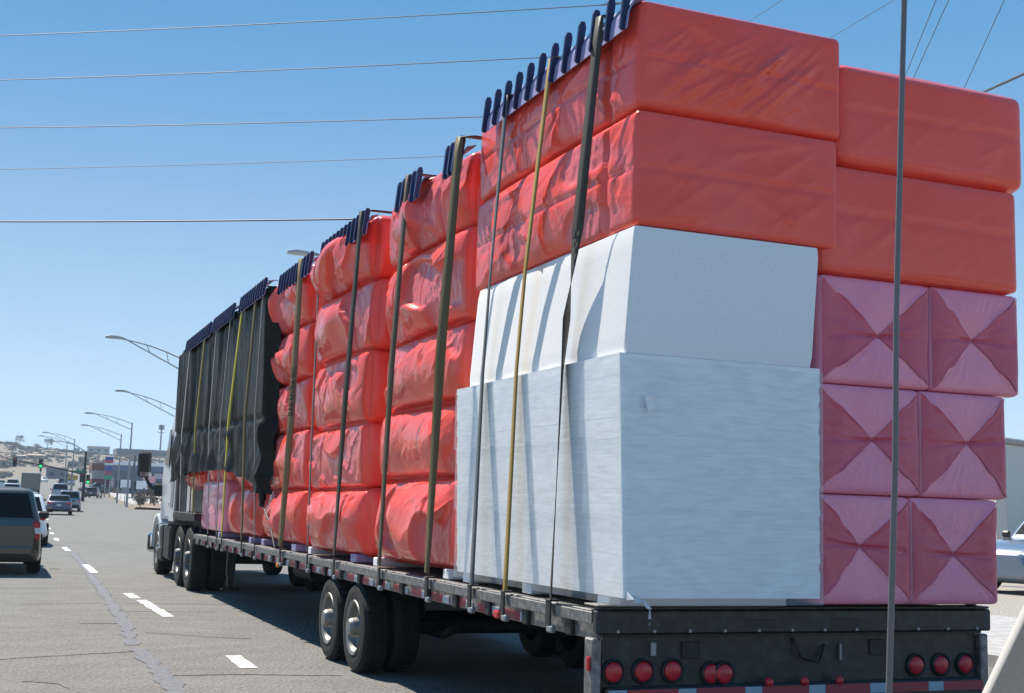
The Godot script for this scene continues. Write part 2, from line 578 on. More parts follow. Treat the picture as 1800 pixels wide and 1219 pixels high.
func build_ground() -> void:
	var xs := []
	var v := -900.0
	while v <= 900.0:
		xs.append(v)
		v += clampf(absf(v) * 0.12, 3.0, 40.0)
	var zs := []
	v = 60.0
	while v > -1700.0:
		zs.append(v)
		v -= clampf(absf(v) * 0.04, 3.0, 14.0)
	var s := st()
	sheet(s, xs, zs, func(x, z): return Vector3(x, land(x, z) - 0.12, z))
	struct("ground", done(s), M.dirt)
	# road
	var rz := []
	v = 30.0
	while v > -560.0:
		rz.append(v)
		v -= clampf(absf(v) * 0.04, 2.0, 10.0)
	s = st()
	var rx := []
	for i in 13: rx.append(float(i) / 12.0)
	sheet(s, rx, rz, func(t, z):
		var x: float = lerpf(road_left(z), road_right(z), t)
		return Vector3(x, land(x, z), z))
	# the cross street that leaves to the right
	var cx := [9.3, 20, 40, 70, 110]
	sheet(s, cx, [-78.0, -86.0, -94.0, -102.0, -110.0, -118.0, -124.0], func(x, z):
		var xx: float = x + bend(z)
		return Vector3(xx, land(xx, z) + 0.0, z))
	struct("road", done(s), M.asphalt)
	# kerb, pavement and gravel on the right
	kerbed("pavement", 9.3, 13.4, 20.0, -78.0, 0.13, M.concrete)
	var g := st()
	sheet(g, [13.4, 17.0, 30.0, 60.0], [20.0, 0.0, -20.0, -40.0, -60.0, -78.0], func(x, z):
		return Vector3(x + bend(z), land(x, z) + 0.02, z))
	struct("gravel_verge", done(g), M.gravel)
	# lane marks, worn
	var dashes := [[-11.1, -12.0, 2.13, 2.15], [-16.1, -17.15, 2.08, 2.06], [-17.22, -18.05, 2.05, 2.04], [-18.12, -18.75, 2.04, 2.03], [-19.1, -20.1, 1.98, 1.97], [-25.6, -28.7, 1.87, 1.9]]
	for d in [36.0, 44.5, 52.0, 60.5, 68.0, 80.0, 92.0, 104.0]:
		dashes.append([-d, -d - 2.6, 1.93 + bend(-d), 1.93 + bend(-d - 2.6)])
	for i in dashes.size():
		var d: Array = dashes[i]
		var q := st()
		var w := 0.075
		var steps := 6
		rng.seed = 40 + i
		var prev := []
		for k in steps + 1:
			var t := float(k) / steps
			var z: float = lerpf(d[0], d[1], t)
			var x: float = lerpf(d[2], d[3], t)
			var wa := w + rng.randf_range(-0.012, 0.008)
			var wb := w + rng.randf_range(-0.012, 0.008)
			var cur := [Vector3(x - wa, land(x, z) + 0.005, z), Vector3(x + wb, land(x, z) + 0.005, z)]
			if k > 0: quad(q, prev[0], cur[0], cur[1], prev[1])
			prev = cur
		struct("lane_mark", done(q), M.paint_white)
	# long edge line on the far side and a line of the left lanes
	for e in [[-5.3, 0], [-1.75, 1]]:
		var d := 34.0
		while d < 200.0:
			var q := st()
			for k in 3:
				var z0 := -d - k * 1.0
				var z1 := z0 - 1.0
				var x0: float = e[0] + bend(z0)
				var x1: float = e[0] + bend(z1)
				quad(q, Vector3(x0 - 0.06, land(x0, z0) + 0.005, z0), Vector3(x1 - 0.06, land(x1, z1) + 0.005, z1), Vector3(x1 + 0.06, land(x1, z1) + 0.005, z1), Vector3(x0 + 0.06, land(x0, z0) + 0.005, z0))
			struct("lane_mark", done(q), M.paint_white)
			d += 12.0
	# tar seam down the lane: a ragged ribbon of sealant
	var seam := [[1.37, -9.0], [1.37, -9.77], [1.38, -10.98], [1.38, -12.12], [1.35, -13.12], [1.47, -14.87], [1.53, -16.79], [1.62, -19.85], [1.72, -23.76], [1.87, -29.56], [1.95, -34.0], [2.0, -40.0]]
	s = st()
	rng.seed = 11
	var last := []
	for i in seam.size() - 1:
		var n := int(maxf(4.0, absf(seam[i][1] - seam[i + 1][1]) * 9.0))
		for k in n:
			var t := float(k) / n
			var x: float = lerpf(seam[i][0], seam[i + 1][0], t) + rng.randf_range(-0.02, 0.02)
			var z: float = lerpf(seam[i][1], seam[i + 1][1], t)
			var body := 0.055 + 0.05 * soft.get_noise_2d(z * 1.3, 2.0)
			var cur := [Vector3(x - body - rng.randf_range(0, 0.035), 0.0045, z), Vector3(x + body + rng.randf_range(0, 0.035), 0.0045, z)]
			if last.size() > 0 and absf(z + 12.9) > 0.12: quad(s, last[0], cur[0], cur[1], last[1])
			last = cur
	struct("crack_sealant", done(s), M.sealant)
	# cracks across the lanes
	var cracks := [[[-3.0, -11.6], [0.15, -12.02], [1.34, -12.48]], [[0.41, -18.05], [1.43, -18.24]], [[1.75, -18.15], [2.69, -18.04], [3.2, -17.9]], [[1.6, -16.9], [2.76, -16.75]], [[1.0, -15.3], [1.46, -15.26]], [[1.41, -10.73], [2.03, -10.7], [2.8, -10.5]], [[1.6, -14.2], [2.37, -13.55], [2.6, -13.5]], [[-2.0, -21.0], [1.5, -21.3]], [[-1.5, -25.6], [1.7, -25.4]], [[0.3, -10.6], [0.55, -10.4], [0.62, -10.1]], [[-2.0, -32.0], [2.0, -32.3]]]
	for i in cracks.size():
		s = st()
		rng.seed = 90 + i
		last = []
		for j in cracks[i].size() - 1:
			var a := Vector3(cracks[i][j][0], 0.003, cracks[i][j][1])
			var b := Vector3(cracks[i][j + 1][0], 0.003, cracks[i][j + 1][1])
			var n := int(a.distance_to(b) * 14.0)
			for k in n + 1:
				var p := a.lerp(b, float(k) / n) + Vector3(0, 0, rng.randf_range(-0.025, 0.025))
				var w: float = 0.011 + 0.009 * absf(soft.get_noise_2d(p.x * 3.0, i * 5.0))
				var cur := [p + Vector3(0, 0, w), p - Vector3(0, 0, w)]
				if last.size() > 0: quad(s, last[0], last[1], cur[1], cur[0])
				last = cur
		struct("road_crack", done(s), M.crack)

func kerbed(called: String, x0: float, x1: float, za: float, zb: float, up: float, m: Material) -> void:
	var s := st()
	var n := int(absf(za - zb) / 4.0)
	s.set_smooth_group(-1)
	for k in n:
		var a := lerpf(za, zb, float(k) / n)
		var b := lerpf(za, zb, float(k + 1) / n) + 0.012
		var p := [Vector3(x0 + bend(a), land(x0, a), a), Vector3(x0 + bend(b), land(x0, b), b)]
		var q := [Vector3(x1 + bend(a), land(x1, a), a), Vector3(x1 + bend(b), land(x1, b), b)]
		var u := Vector3(0, up, 0)
		quad(s, p[0] + u, p[1] + u, q[1] + u, q[0] + u)
		quad(s, p[0] - u, p[1] - u, p[1] + u, p[0] + u)
		quad(s, q[0] + u, q[1] + u, q[1] - u, q[0] - u)
	struct(called, done(s), m)

# ---------------------------------------------------------------- trailer
const XL := 2.91
const XR := 5.5
const ZB := -5.98      # rear end of the deck
const ZF := -20.25     # front end of the low deck
const DECK := 0.91

func wheel(parent: Node3D, where: Vector3, r: float, w: float, side: float, rim_mat: Material, dual := true) -> void:
	# side: -1 when the outside looks to -x
	var s := st()
	var rr := r * 0.60
	var prof := [[rr, -w * 0.5], [r * 0.8, -w * 0.53], [r * 0.94, -w * 0.5], [r, -w * 0.38], [r, w * 0.38], [r * 0.94, w * 0.5], [r * 0.8, w * 0.53], [rr, w * 0.5]]
	lathe_x(s, prof, 36)
	for k in 30:      # tread blocks
		var a := TAU * k / 30.0
		var b := Basis(Vector3.RIGHT, a)
		for j in [-1, 0, 1]:
			box(s, b * Vector3(j * w * 0.24, r + 0.004, 0), Vector3(w * 0.2, 0.014, r * 0.15), 0.003, b)
	var tyre := put("tyre", done(s), M.rubber, parent, where)
	var e := w * 0.47 * side
	s = st()
	var deep := -side * 0.09 if dual else -side * 0.02
	lathe_x(s, [[rr + 0.012, e + side * 0.006], [rr + 0.008, e + side * 0.016], [rr - 0.02, e + side * 0.004], [rr - 0.035, e + deep * 0.6], [rr * 0.62, e + deep], [rr * 0.42, e + deep * 0.9], [rr * 0.36, e - deep * 0.3], [rr * 0.30, e - deep * 0.6], [0.001, e - deep * 0.65]], 36)
	var rim := put("rim", done(s), rim_mat, tyre)
	s = st()
	for k in 10:
		var a := TAU * k / 10.0
		tube(s, [Vector3(e + deep, cos(a) * rr * 0.5, sin(a) * rr * 0.5), Vector3(e + deep + side * 0.035, cos(a) * rr * 0.5, sin(a) * rr * 0.5)], 0.013, -1, 6)
	put("wheel_nuts", done(s), M.chrome, tyre)

func build_trailer() -> void:
	var t := thing("flatbed_trailer", "long low flatbed trailer with red and white reflector tape under the load", "trailer")
	# deck of planks along the bed
	var s := st()
	for k in 10:
		var w := (XR - XL - 0.2) / 10.0
		box(s, Vector3(XL + 0.1 + w * (k + 0.5), DECK - 0.025, (ZB + ZF) * 0.5), Vector3(w - 0.008, 0.04, ZB - ZF - 0.14), 0.004)
	put("deck", done(s), M.deck_wood, t)
	# side rails, left and right: channel plus rub rail standing off it
	for sd in [[XL, -1.0], [XR, 1.0]]:
		var x: float = sd[0]
		var o: float = sd[1]
		s = st()
		box(s, Vector3(x - o * 0.055, 0.83, (ZB + ZF) * 0.5), Vector3(0.03, 0.15, ZB - ZF - 0.01), 0.006)
		box(s, Vector3(x - o * 0.065, 0.897, (ZB + ZF) * 0.5), Vector3(0.07, 0.026, ZB - ZF - 0.012), 0.005)
		put("side_channel", done(s), M.rail, t)
		put("rub_rail", boxmesh(Vector3(0.012, 0.062, ZB - ZF - 0.02), 0.004), M.rail, t, Vector3(x - o * 0.006, 0.872, (ZB + ZF) * 0.5))
		var pocket := boxmesh(Vector3(0.03, 0.15, 0.085), 0.008)
		var z := ZB - 0.33
		while z > ZF + 0.2:
			put("stake_pocket", pocket, M.steel_dark if o < 0 else M.rail, t, Vector3(x - o * 0.028, 0.828, z))
			z -= 0.61
	# reflector tape on the left channel
	var tw := boxmesh(Vector3(0.003, 0.052, 0.13))
	var tr := boxmesh(Vector3(0.003, 0.052, 0.24))
	var z := -6.9
	var k := 0
	while z > ZF + 0.3:
		put("reflector_tape", tw, M.tape_white, t, Vector3(XL - 0.0185 + 0.055, 0.79, z - 0.065))
		put("reflector_tape", tr, M.tape_red, t, Vector3(XL - 0.0185 + 0.055, 0.79, z - 0.135 - 0.12))
		z -= 0.47
		k += 1
	# main beams, crossmembers
	for x in [3.65, 4.76]:
		s = st()
		box(s, Vector3(x, 0.66, (ZB + ZF) * 0.5), Vector3(0.14, 0.02, ZB - ZF - 0.2), 0.0)
		box(s, Vector3(x, 0.76, (ZB + ZF) * 0.5), Vector3(0.02, 0.19, ZB - ZF - 0.22), 0.0)
		put("main_beam", done(s), M.steel_dark, t)
	z = ZB - 0.4
	while z > ZF:
		put("crossmember", boxmesh(Vector3(XR - XL - 0.2, 0.08, 0.045)), M.steel_dark, t, Vector3((XL + XR) * 0.5, 0.82, z))
		z -= 0.8
	# rear frame
	s = st()
	box(s, Vector3((XL + XR) * 0.5, 0.853, ZB + 0.03), Vector3(XR - XL, 0.125, 0.05), 0.01)
	box(s, Vector3((XL + XR) * 0.5, 0.925, ZB - 0.02), Vector3(XR - XL - 0.02, 0.014, 0.14), 0.004)
	put("rear_beam", done(s), M.rear_paint, t)
	for x in [3.9, 4.46]:
		put("beam_slot", boxmesh(Vector3(0.20, 0.045, 0.01), 0.004), M.black_plastic, t, Vector3(x, 0.845, ZB + 0.053))
	s = st()
	box(s, Vector3((XL + XR) * 0.5, 0.63, ZB - 0.03), Vector3(XR - XL - 0.12, 0.30, 0.04), 0.006)
	box(s, Vector3((XL + XR) * 0.5, 0.47, ZB - 0.0), Vector3(XR - XL - 0.14, 0.10, 0.08), 0.01)
	put("light_panel", done(s), M.rear_paint, t)
	put("panel_seam", boxmesh(Vector3(XR - XL - 0.1, 0.012, 0.03), 0.002), M.black_plastic, t, Vector3((XL + XR) * 0.5, 0.782, ZB + 0.01))
	for x in [XL + 0.018, XR - 0.03]:
		s = st()
		box(s, Vector3(x, 0.55, ZB - 0.02), Vector3(0.055, 0.44, 0.10), 0.008)
		put("corner_post", done(s), M.rail, t)
	put("marker_light", boxmesh(Vector3(0.02, 0.075, 0.035), 0.008), M.light_red, t, Vector3(XL - 0.016, 0.64, ZB + 0.0))
	# lamps: dome lens in a black grommet
	var lens := st()
	lathe_x(lens, [[0.052, 0.0], [0.05, 0.012], [0.042, 0.02], [0.028, 0.026], [0.001, 0.029]], 22)
	var lensm := done(lens)
	var grom := st()
	lathe_x(grom, [[0.068, 0.0], [0.067, 0.012], [0.06, 0.018], [0.052, 0.01]], 22)
	var gromm := done(grom)
	for x in [3.04, 3.215, 3.39, 3.63, 3.70, 4.99, 5.17, 5.35]:
		var b := Basis(Vector3.UP, -PI / 2)
		var g := put("tail_light", gromm, M.black_plastic, t, Vector3(x, 0.595 - (0.02 if x > 3.6 and x < 3.8 else 0.0), ZB - 0.008 + (0.012 if x == 3.70 else 0.0)))
		g.basis = b
		put("lens", lensm, M.light_red, g)
	var small := st()
	lathe_x(small, [[0.026, 0.0], [0.024, 0.012], [0.014, 0.022], [0.001, 0.025]], 16)
	var smallm := done(small)
	for x in [3.96, 4.19, 4.42]:
		var g := put("marker_light", smallm, M.light_red, t, Vector3(x, 0.53, ZB + 0.044))
		g.basis = Basis(Vector3.UP, -PI / 2)
	# tape on the bumper
	var x := 2.99
	k = 0
	while x < 5.36:
		var w: float = [0.11, 0.30][k % 2]
		w = minf(w, 5.44 - x)
		put("reflector_tape", boxmesh(Vector3(w - 0.003, 0.052, 0.004)), [M.tape_blue, M.tape_red][k % 2], t, Vector3(x + w * 0.5, 0.482, ZB + 0.0425))
		x += w
		k += 1
	# bits on the rear panel: bolts, latch plates, a hanging air line and dust-dulled plates
	var bolt := tubemesh([Vector3(0, 0, 0), Vector3(0, 0, 0.012)], 0.011, 0.009, 6)
	for k2 in 12:
		put("bolt", bolt, M.galvanised, t, Vector3(XL + 0.12 + k2 * 0.214, 0.807, ZB + 0.054))
	for xx in [3.5, 4.72]:
		put("latch_plate", boxmesh(Vector3(0.11, 0.09, 0.014), 0.003), M.steel_dark, t, Vector3(xx, 0.70, ZB - 0.004))
	put("air_line", tubemesh([Vector3(4.15, 0.76, ZB), Vector3(4.18, 0.66, ZB + 0.03), Vector3(4.3, 0.63, ZB + 0.03), Vector3(4.36, 0.72, ZB)], 0.009, -1, 6), M.black_plastic, t)
	put("bracket", boxmesh(Vector3(0.03, 0.07, 0.02), 0.003), M.galvanised, t, Vector3(3.27, 0.71, ZB + 0.0))
	put("bracket", boxmesh(Vector3(0.012, 0.09, 0.02), 0.003), M.galvanised, t, Vector3(4.46, 0.68, ZB + 0.0))
	put("rub_rail_end", boxmesh(Vector3(0.1, 0.01, 0.16), 0.003), M.alloy, t, Vector3(XL + 0.05, 0.938, ZB - 0.02))
	put("marker_light", boxmesh(Vector3(0.03, 0.05, 0.09), 0.012), M.light_red, t, Vector3(XL + 0.015, 0.775, -7.35))
	put("marker_light", boxmesh(Vector3(0.03, 0.05, 0.09), 0.012), M.light_amber, t, Vector3(XL + 0.015, 0.745, -13.9))
	# running gear: two axles with dual wheels of small diameter
	for zz in [-10.72, -11.62]:
		put("axle", tubemesh([Vector3(3.1, 0.38, zz), Vector3(5.3, 0.38, zz)], 0.065, -1, 12), M.steel_dark, t)
		for sd in [[XL + 0.14, -1.0], [XR - 0.14, 1.0]]:
			wheel(t, Vector3(sd[0], 0.376, zz), 0.372, 0.22, sd[1], M.alloy)
			wheel(t, Vector3(sd[0] - sd[1] * 0.27, 0.376, zz), 0.372, 0.22, sd[1], M.steel_dark)
	for xx in [3.65, 4.76]:
		s = st()
		tube(s, [Vector3(xx, 0.42, -10.1), Vector3(xx, 0.34, -10.4), Vector3(xx, 0.33, -11.2), Vector3(xx, 0.34, -12.0), Vector3(xx, 0.42, -12.3)], 0.04, -1, 8)
		box(s, Vector3(xx, 0.55, -11.17), Vector3(0.1, 0.25, 0.2), 0.01)
		put("spring", done(s), M.steel_dark, t)
	# toolbox, air tanks and landing legs in the dark underneath
	for a in [[-6.5, -9.9], [-12.5, -15.2], [-15.5, -17.9]]:      # storage boxes hung along the far side
		put("storage_box", boxmesh(Vector3(0.5, 0.56, a[0] - a[1]), 0.015), M.steel_dark, t, Vector3(5.1, 0.47, (a[0] + a[1]) * 0.5))
	put("air_tank", tubemesh([Vector3(3.9, 0.55, -16.0), Vector3(3.9, 0.55, -17.0)], 0.12, -1, 16), M.steel_dark, t)
	for xx in [3.25, 5.15]:
		s = st()
		box(s, Vector3(xx, 0.62, -18.7), Vector3(0.12, 0.55, 0.12), 0.01)
		box(s, Vector3(xx, 0.30, -18.7), Vector3(0.09, 0.25, 0.09), 0.01)
		box(s, Vector3(xx, 0.17, -18.7), Vector3(0.25, 0.02, 0.25), 0.004)
		put("landing_leg", done(s), M.steel_dark, t)
	# raised nose over the tractor
	s = st()
	box(s, Vector3((XL + XR) * 0.5, 1.17, -21.55), Vector3(XR - XL, 0.12, 2.6), 0.01)
	box(s, Vector3((XL + XR) * 0.5, 1.02, -20.27), Vector3(XR - XL - 0.2, 0.22, 0.05), 0.005)
	put("gooseneck_deck", done(s), M.steel_dark, t)

# ---------------------------------------------------------------- load
const ROWS := [0.985, 1.60, 2.20, 2.80, 3.44, 4.05]
var bales := []

func bale(called: String, label: String, mesh: Mesh, m: Material, where: Vector3, group: String) -> Node3D:
	var t := thing(called, label, "bale", where, 0.0, group)
	put("wrapping", mesh, m, t)
	return t

func build_load() -> void:
	# --- white foam at the rear, near side
	var t := thing("foam_board_stack", "stack of white foam boards in clear stretch wrap under the white foam block", "foam boards")
	rng.seed = 21
	var n := 34
	var y := 0.985
	for k in n:
		var th := (2.245 - 0.985) / n
		var f := float(k) / n
		var dx := rng.randf_range(-0.0004, 0.0004)
		var dr := rng.randf_range(-0.005, 0.005)
		var xa := 2.995 - 0.045 * f + dx                      # the near side leans out a little
		var xb := 2.995 - 0.045 * (f + 1.0 / n) + dx
		var x1 := 4.195 + dr
		var z0 := -5.80 + rng.randf_range(-0.0012, 0.0012)
		var z1 := -8.30 + rng.randf_range(-0.01, 0.01)
		var bs := st()
		poly_prism(bs, [Vector3(xa, 0, z0), Vector3(xb, th - 0.0001, z0), Vector3(x1, th - 0.0001, z0), Vector3(x1, 0, z0)], Vector3(0, 0, z1 - z0))
		put("board", done(bs), M.stretch_wrap, t, Vector3(0, y, 0))
		y += th
	# bands of film pulled round the stack, each a little proud
	for b in [[1.20, 0.5], [1.62, 0.42], [2.02, 0.4]]:
		var s := st()
		var yc: float = b[0]
		var hh: float = b[1] * 0.5
		var xo := 2.985 - 0.045 * (yc - 0.985) / 1.26
		var loop := [Vector3(xo - 0.002, 0, -5.79), Vector3(4.212, 0, -5.79), Vector3(4.212, 0, -8.315), Vector3(xo - 0.002, 0, -8.315)]
		s.set_smooth_group(-1)
		for k in 4:
			var a: Vector3 = loop[k]
			var c: Vector3 = loop[(k + 1) % 4]
			quad(s, a + Vector3(0, yc - hh, 0), a + Vector3(0, yc + hh, 0), c + Vector3(0, yc + hh, 0), c + Vector3(0, yc - hh, 0))
		if not M.has("clear_film"):
			var cf := StandardMaterial3D.new()
			cf.albedo_color = Color(0.9, 0.93, 0.96, 0.16)
			cf.transparency = BaseMaterial3D.TRANSPARENCY_ALPHA
			cf.roughness = 0.3
			M["clear_film"] = cf
		put("film_band", done(s), M.clear_film, t)
	# loose tail of film at the corner and a torn patch
	var s := st()
	s.set_smooth_group(1)
	var pts := [Vector3(3.0, 1.0, -5.77), Vector3(3.02, 0.985, -5.72), Vector3(3.06, 0.975, -5.70), Vector3(3.09, 0.94, -5.69), Vector3(3.095, 0.89, -5.70), Vector3(3.09, 0.86, -5.70)]
	for i in pts.size() - 1:
		var w0 := 0.022 * (1.0 - i * 0.14)
		var w1 := 0.022 * (1.0 - (i + 1) * 0.14)
		quad(s, pts[i] + Vector3(0, w0, 0), pts[i + 1] + Vector3(w1, 0, 0), pts[i + 1] - Vector3(w1, 0, 0), pts[i] - Vector3(0, w0, 0))
	put("loose_film", done(s), M.tape_white, t)
	s = st()
	var c := Vector3(3.115, 2.0, -5.775)
	for a in [[Vector3(-0.03, 0.03, 0.0), Vector3(0.03, 0.025, 0.012), Vector3(0.028, -0.005, 0.0), Vector3(-0.018, -0.025, 0.006)], [Vector3(-0.018, -0.025, 0.006), Vector3(0.028, -0.005, 0.0), Vector3(0.036, -0.03, 0.012), Vector3(-0.005, -0.06, 0.0)]]:
		quad(s, c + a[0], c + a[1], c + a[2], c + a[3])
	put("torn_film", done(s), M.foam, t)
	# dunnage under the stack
	for zz in [-6.06, -7.1, -8.15]:
		var d := put("dunnage_block", boxmesh(Vector3(1.1, 0.066, 0.14), 0.006), M.foam, null, Vector3(3.56, 0.951, zz))
		tag(d, ["white spacer block under the foam boards at the rear end", "white spacer block under the middle of the foam boards", "white spacer block under the front end of the foam boards"][[-6.06, -7.1, -8.15].find(zz)], "spacer", "spacers under the foam boards")
	# --- white block above
	s = st()
	var rings := []
	for k in 13:
		var f := float(k) / 12.0
		var yy := lerpf(2.247, 2.93, f)
		var inset := 0.0
		if k == 0 or k == 12: inset = 0.006
		var x0 := lerpf(2.975, 3.03, f) + inset
		var x1 := lerpf(4.145, 4.205, f) - inset
		var z0 := -5.80 - inset
		var z1 := -8.24 + inset
		var rg := []
		var corners := [[x0, z0, 0.025, 180.0], [x0, z1, 0.16, 90.0 + 180.0], [x1, z1, 0.03, 0.0], [x1, z0, 0.03, 90.0]]
		# order: rear-left, front-left, front-right, rear-right
		for q in [[x0, z0, 0.014, 1, -1, 90.0], [x0, z1, 0.14, 1, 1, 180.0], [x1, z1, 0.03, -1, 1, 270.0], [x1, z0, 0.014, -1, -1, 0.0]]:
			var cxx: float = q[0] + q[3] * q[2]
			var czz: float = q[1] + q[4] * q[2]
			for j in 6:
				var a := deg_to_rad(q[5] + 18.0 * j)
				rg.append(Vector3(cxx + cos(a) * q[2], yy, czz + sin(a) * q[2]))
		# gentle waves in the side
		for j in rg.size():
			rg[j].x += 0.004 * sin(rg[j].z * 5.0 + f * 2.0)
		rings.append(rg)
	loft(s, rings, true, 1)
	t = thing("foam_block", "plain white foam block with sharp corners between red bales and foam boards", "foam block")
	put("block", done(s), M.foam, t)
	# --- red bales over the white foam
	var drag := func(many: int, amp: float, seed_: int) -> Array:      # fine parallel drag lines on the end
		var r := RandomNumberGenerator.new()
		r.seed = seed_
		var out := []
		for i in many:
			var o := Vector2(r.randf_range(-0.55, 0.6), r.randf_range(-0.1, 0.3))
			var a := deg_to_rad(r.randf_range(205.0, 228.0))
			out.append([o, Vector2(cos(a), sin(a)), r.randf_range(0.25, 0.8), r.randf_range(0.014, 0.03), amp * r.randf_range(0.3, 1.0), 1.0])
		return out
	var end_seam := [2, 0.88, 0.03, 0.03]
	bale("red_bale", "large red wrapped bale resting on the white foam block", bale_mesh(Vector3(1.30, 0.648, 2.44), Vector3(0.05, 0.004, 0.008), 0.035, 0.022, 1.3, 0.022, RED_A, RED_B, [end_seam, [1, 0.0, 0.013, 0.013]], 26, drag.call(14, 0.010, 3), 0.55, 0.8), M.red_film, Vector3(3.69, 3.257, -7.03), "red bales at the rear end")
	bale("red_bale", "large red bale, topmost at the rear, under the edge guard with spaced ribs", bale_mesh(Vector3(1.32, 0.62, 2.44), Vector3(0.05, 0.02, 0.010), 0.045, 0.022, 2.7, 0.016, RED_A, RED_B, [[2, 0.88, 0.025, 0.03], [1, -0.02, 0.013, 0.013]], 22, drag.call(50, 0.02, 5), 0.55, 0.3), M.red_film, Vector3(3.71, 3.893, -7.03), "red bales at the rear end")
	bale("red_bale", "red wrapped bale resting on the mauve bales with folded ends", bale_mesh(Vector3(1.44, 0.645, 2.5), Vector3(0.04, 0.004, 0.012), 0.045, 0.010, 4.1, 0.026, RED_A, RED_B, [[1, 0.03, 0.013, 0.013]], 8, drag.call(14, 0.006, 7)), M.red_film, Vector3(4.965, 3.125, -7.08), "red bales at the rear end")
	bale("red_bale", "red wrapped bale topmost above the mauve bales, its top sagging", bale_mesh(Vector3(1.40, 0.62, 2.5), Vector3(0.05, 0.035, 0.014), 0.075, 0.010, 5.2, 0.026, RED_A, RED_B, [[1, 0.02, 0.013, 0.013]], 8, drag.call(16, 0.006, 9)), M.red_film, Vector3(5.06, 3.76, -7.08), "red bales at the rear end")
	# --- mauve bales with folded ends
	var prow := [[0.945, 1.557, 4.225, 4.855, 5.50], [1.557, 2.178, 4.225, 4.93, 5.58], [2.178, 2.803, 4.24, 5.015, 5.69]]
	var rown := ["bottom", "middle", "top"]
	for r in 3:
		for cc in 2:
			var x0: float = prow[r][2 + cc]
			var x1: float = prow[r][3 + cc]
			var sz := Vector3(x1 - x0 - 0.002, prow[r][1] - prow[r][0] - 0.002, 2.46)
			var b := bale("mauve_bale", "mauve bale with X-folded end in the %s row, %s" % [rown[r], ["beside the white foam", "at the outer edge"][cc]], pink_mesh(sz, 11.0 + r * 2 + cc), M.pink_film, Vector3((x0 + x1) * 0.5, (prow[r][0] + prow[r][1]) * 0.5, -5.86 - sz.z * 0.5), "mauve bales with folded ends")
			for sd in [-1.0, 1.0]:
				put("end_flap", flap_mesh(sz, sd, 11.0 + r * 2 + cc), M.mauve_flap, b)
	# --- the columns of red bales along the near side, five high
	var colz := [-8.42, -10.87, -13.32, -15.77, -18.22]
	var coln := ["column touching the white foam", "second column from the foam", "third column from the foam", "column at the rear end of the black tarp", "column below the front of the black tarp"]
	var rn := ["bottom", "second", "middle", "fourth", "top"]
	var variants := []
	var level := func(i: int, r: int) -> float: return ROWS[r] + (0.04 * sin(i * 2.1 + r * 1.7) if r > 0 and r < 5 and i < 3 else 0.0)
	for i in 5:
		for r in 5:
			var low: float = level.call(i, r)
			var hgt: float = level.call(i, r + 1) - low
			var len_ := 2.0
			if i < 3 or r == 0:
				var k := 30.0 + i * 7.3 + r * 2.9
				var mesh: ArrayMesh
				var m: Material = M.red_film
				var bul := 0.175 + 0.045 * sin(k * 1.7)
				if i == 4:
					m = M.pink_film
					mesh = bale_mesh(Vector3(1.2, hgt * 1.22, len_), Vector3(0.03, 0.01, 0.04), 0.05, 0.02, k, 0.04, PINK_A, PINK_B, [[2, 0.5, 0.03, 0.03], [2, -0.3, 0.03, 0.03], [1, 0.1, 0.015, 0.02]])
					bale("mauve_bale", "pale mauve bale at deck level below the front of the black tarp", mesh, m, Vector3(3.62, ROWS[r] + hgt * 0.61, colz[i] - len_ * 0.5), "")
					variants.append(mesh)
					continue
				mesh = bale_mesh(Vector3(1.2, hgt + 0.02, len_), Vector3(bul, 0.014, 0.08), 0.07, 0.024, k, 0.017 if i < 2 else 0.026, RED_A, RED_B, [[2, [0.55, -0.6, 0.62, -0.45, 0.5][(i * 2 + r) % 5], 0.03, 0.02]], 22, [], 0.7, 0.75)
				variants.append(mesh)
				bale("red_bale", "swollen red bale, %s of its stack, %s" % [rn[r], coln[i]], mesh, m, Vector3(3.66 + 0.025 * sin(k * 2.3), low + hgt * 0.5, colz[i] - len_ * 0.5 + 0.05 * sin(k * 5.1)), "red bales along the near side").rotation = Vector3(0.010 * sin(k * 3.7), 0.014 * sin(k * 2.9), 0.02 * sin(k * 1.9))
			else:
				bale("red_bale", "tarp covered red bale, %s of its stack, %s" % [rn[r], ["at the rear edge", "towards the cab"][i - 3]], variants[(i + r) % 10], M.red_film, Vector3(3.76, ROWS[r] + hgt * 0.5 + (0.06 if i == 4 and r < 2 else 0.0), colz[i] - len_ * 0.5), "red bales under the tarp")
	# the far side of the load and the nose
	for i in 5:
		for r in 5:
			var hgt: float = ROWS[r + 1] - ROWS[r]
			bale("red_bale", "far side red bale, %s of its stack, behind the %s near column" % [rn[r], ["first", "second", "third", "fourth", "fifth"][i]], variants[(i * 3 + r) % 14], M.red_film, Vector3(4.93, ROWS[r] + hgt * 0.5, colz[i] - 1.03), "red bales on the far side of the load")
	for r in range(1, 5):
		for xx in [3.76, 4.96]:
			var hgt: float = ROWS[r + 1] - ROWS[r]
			bale("red_bale", "%s side red bale on the trailer nose behind the cab, %s of its stack" % ["near" if xx < 4.0 else "far", ["", "lowest", "second", "third", "top"][r]], variants[(r * 2) % 14], M.red_film, Vector3(xx, ROWS[r] + hgt * 0.5 - (0.0 if r > 1 else -0.02), -21.75), "red bales on the nose of the trailer")
	# white spacers below the columns
	rng.seed = 5
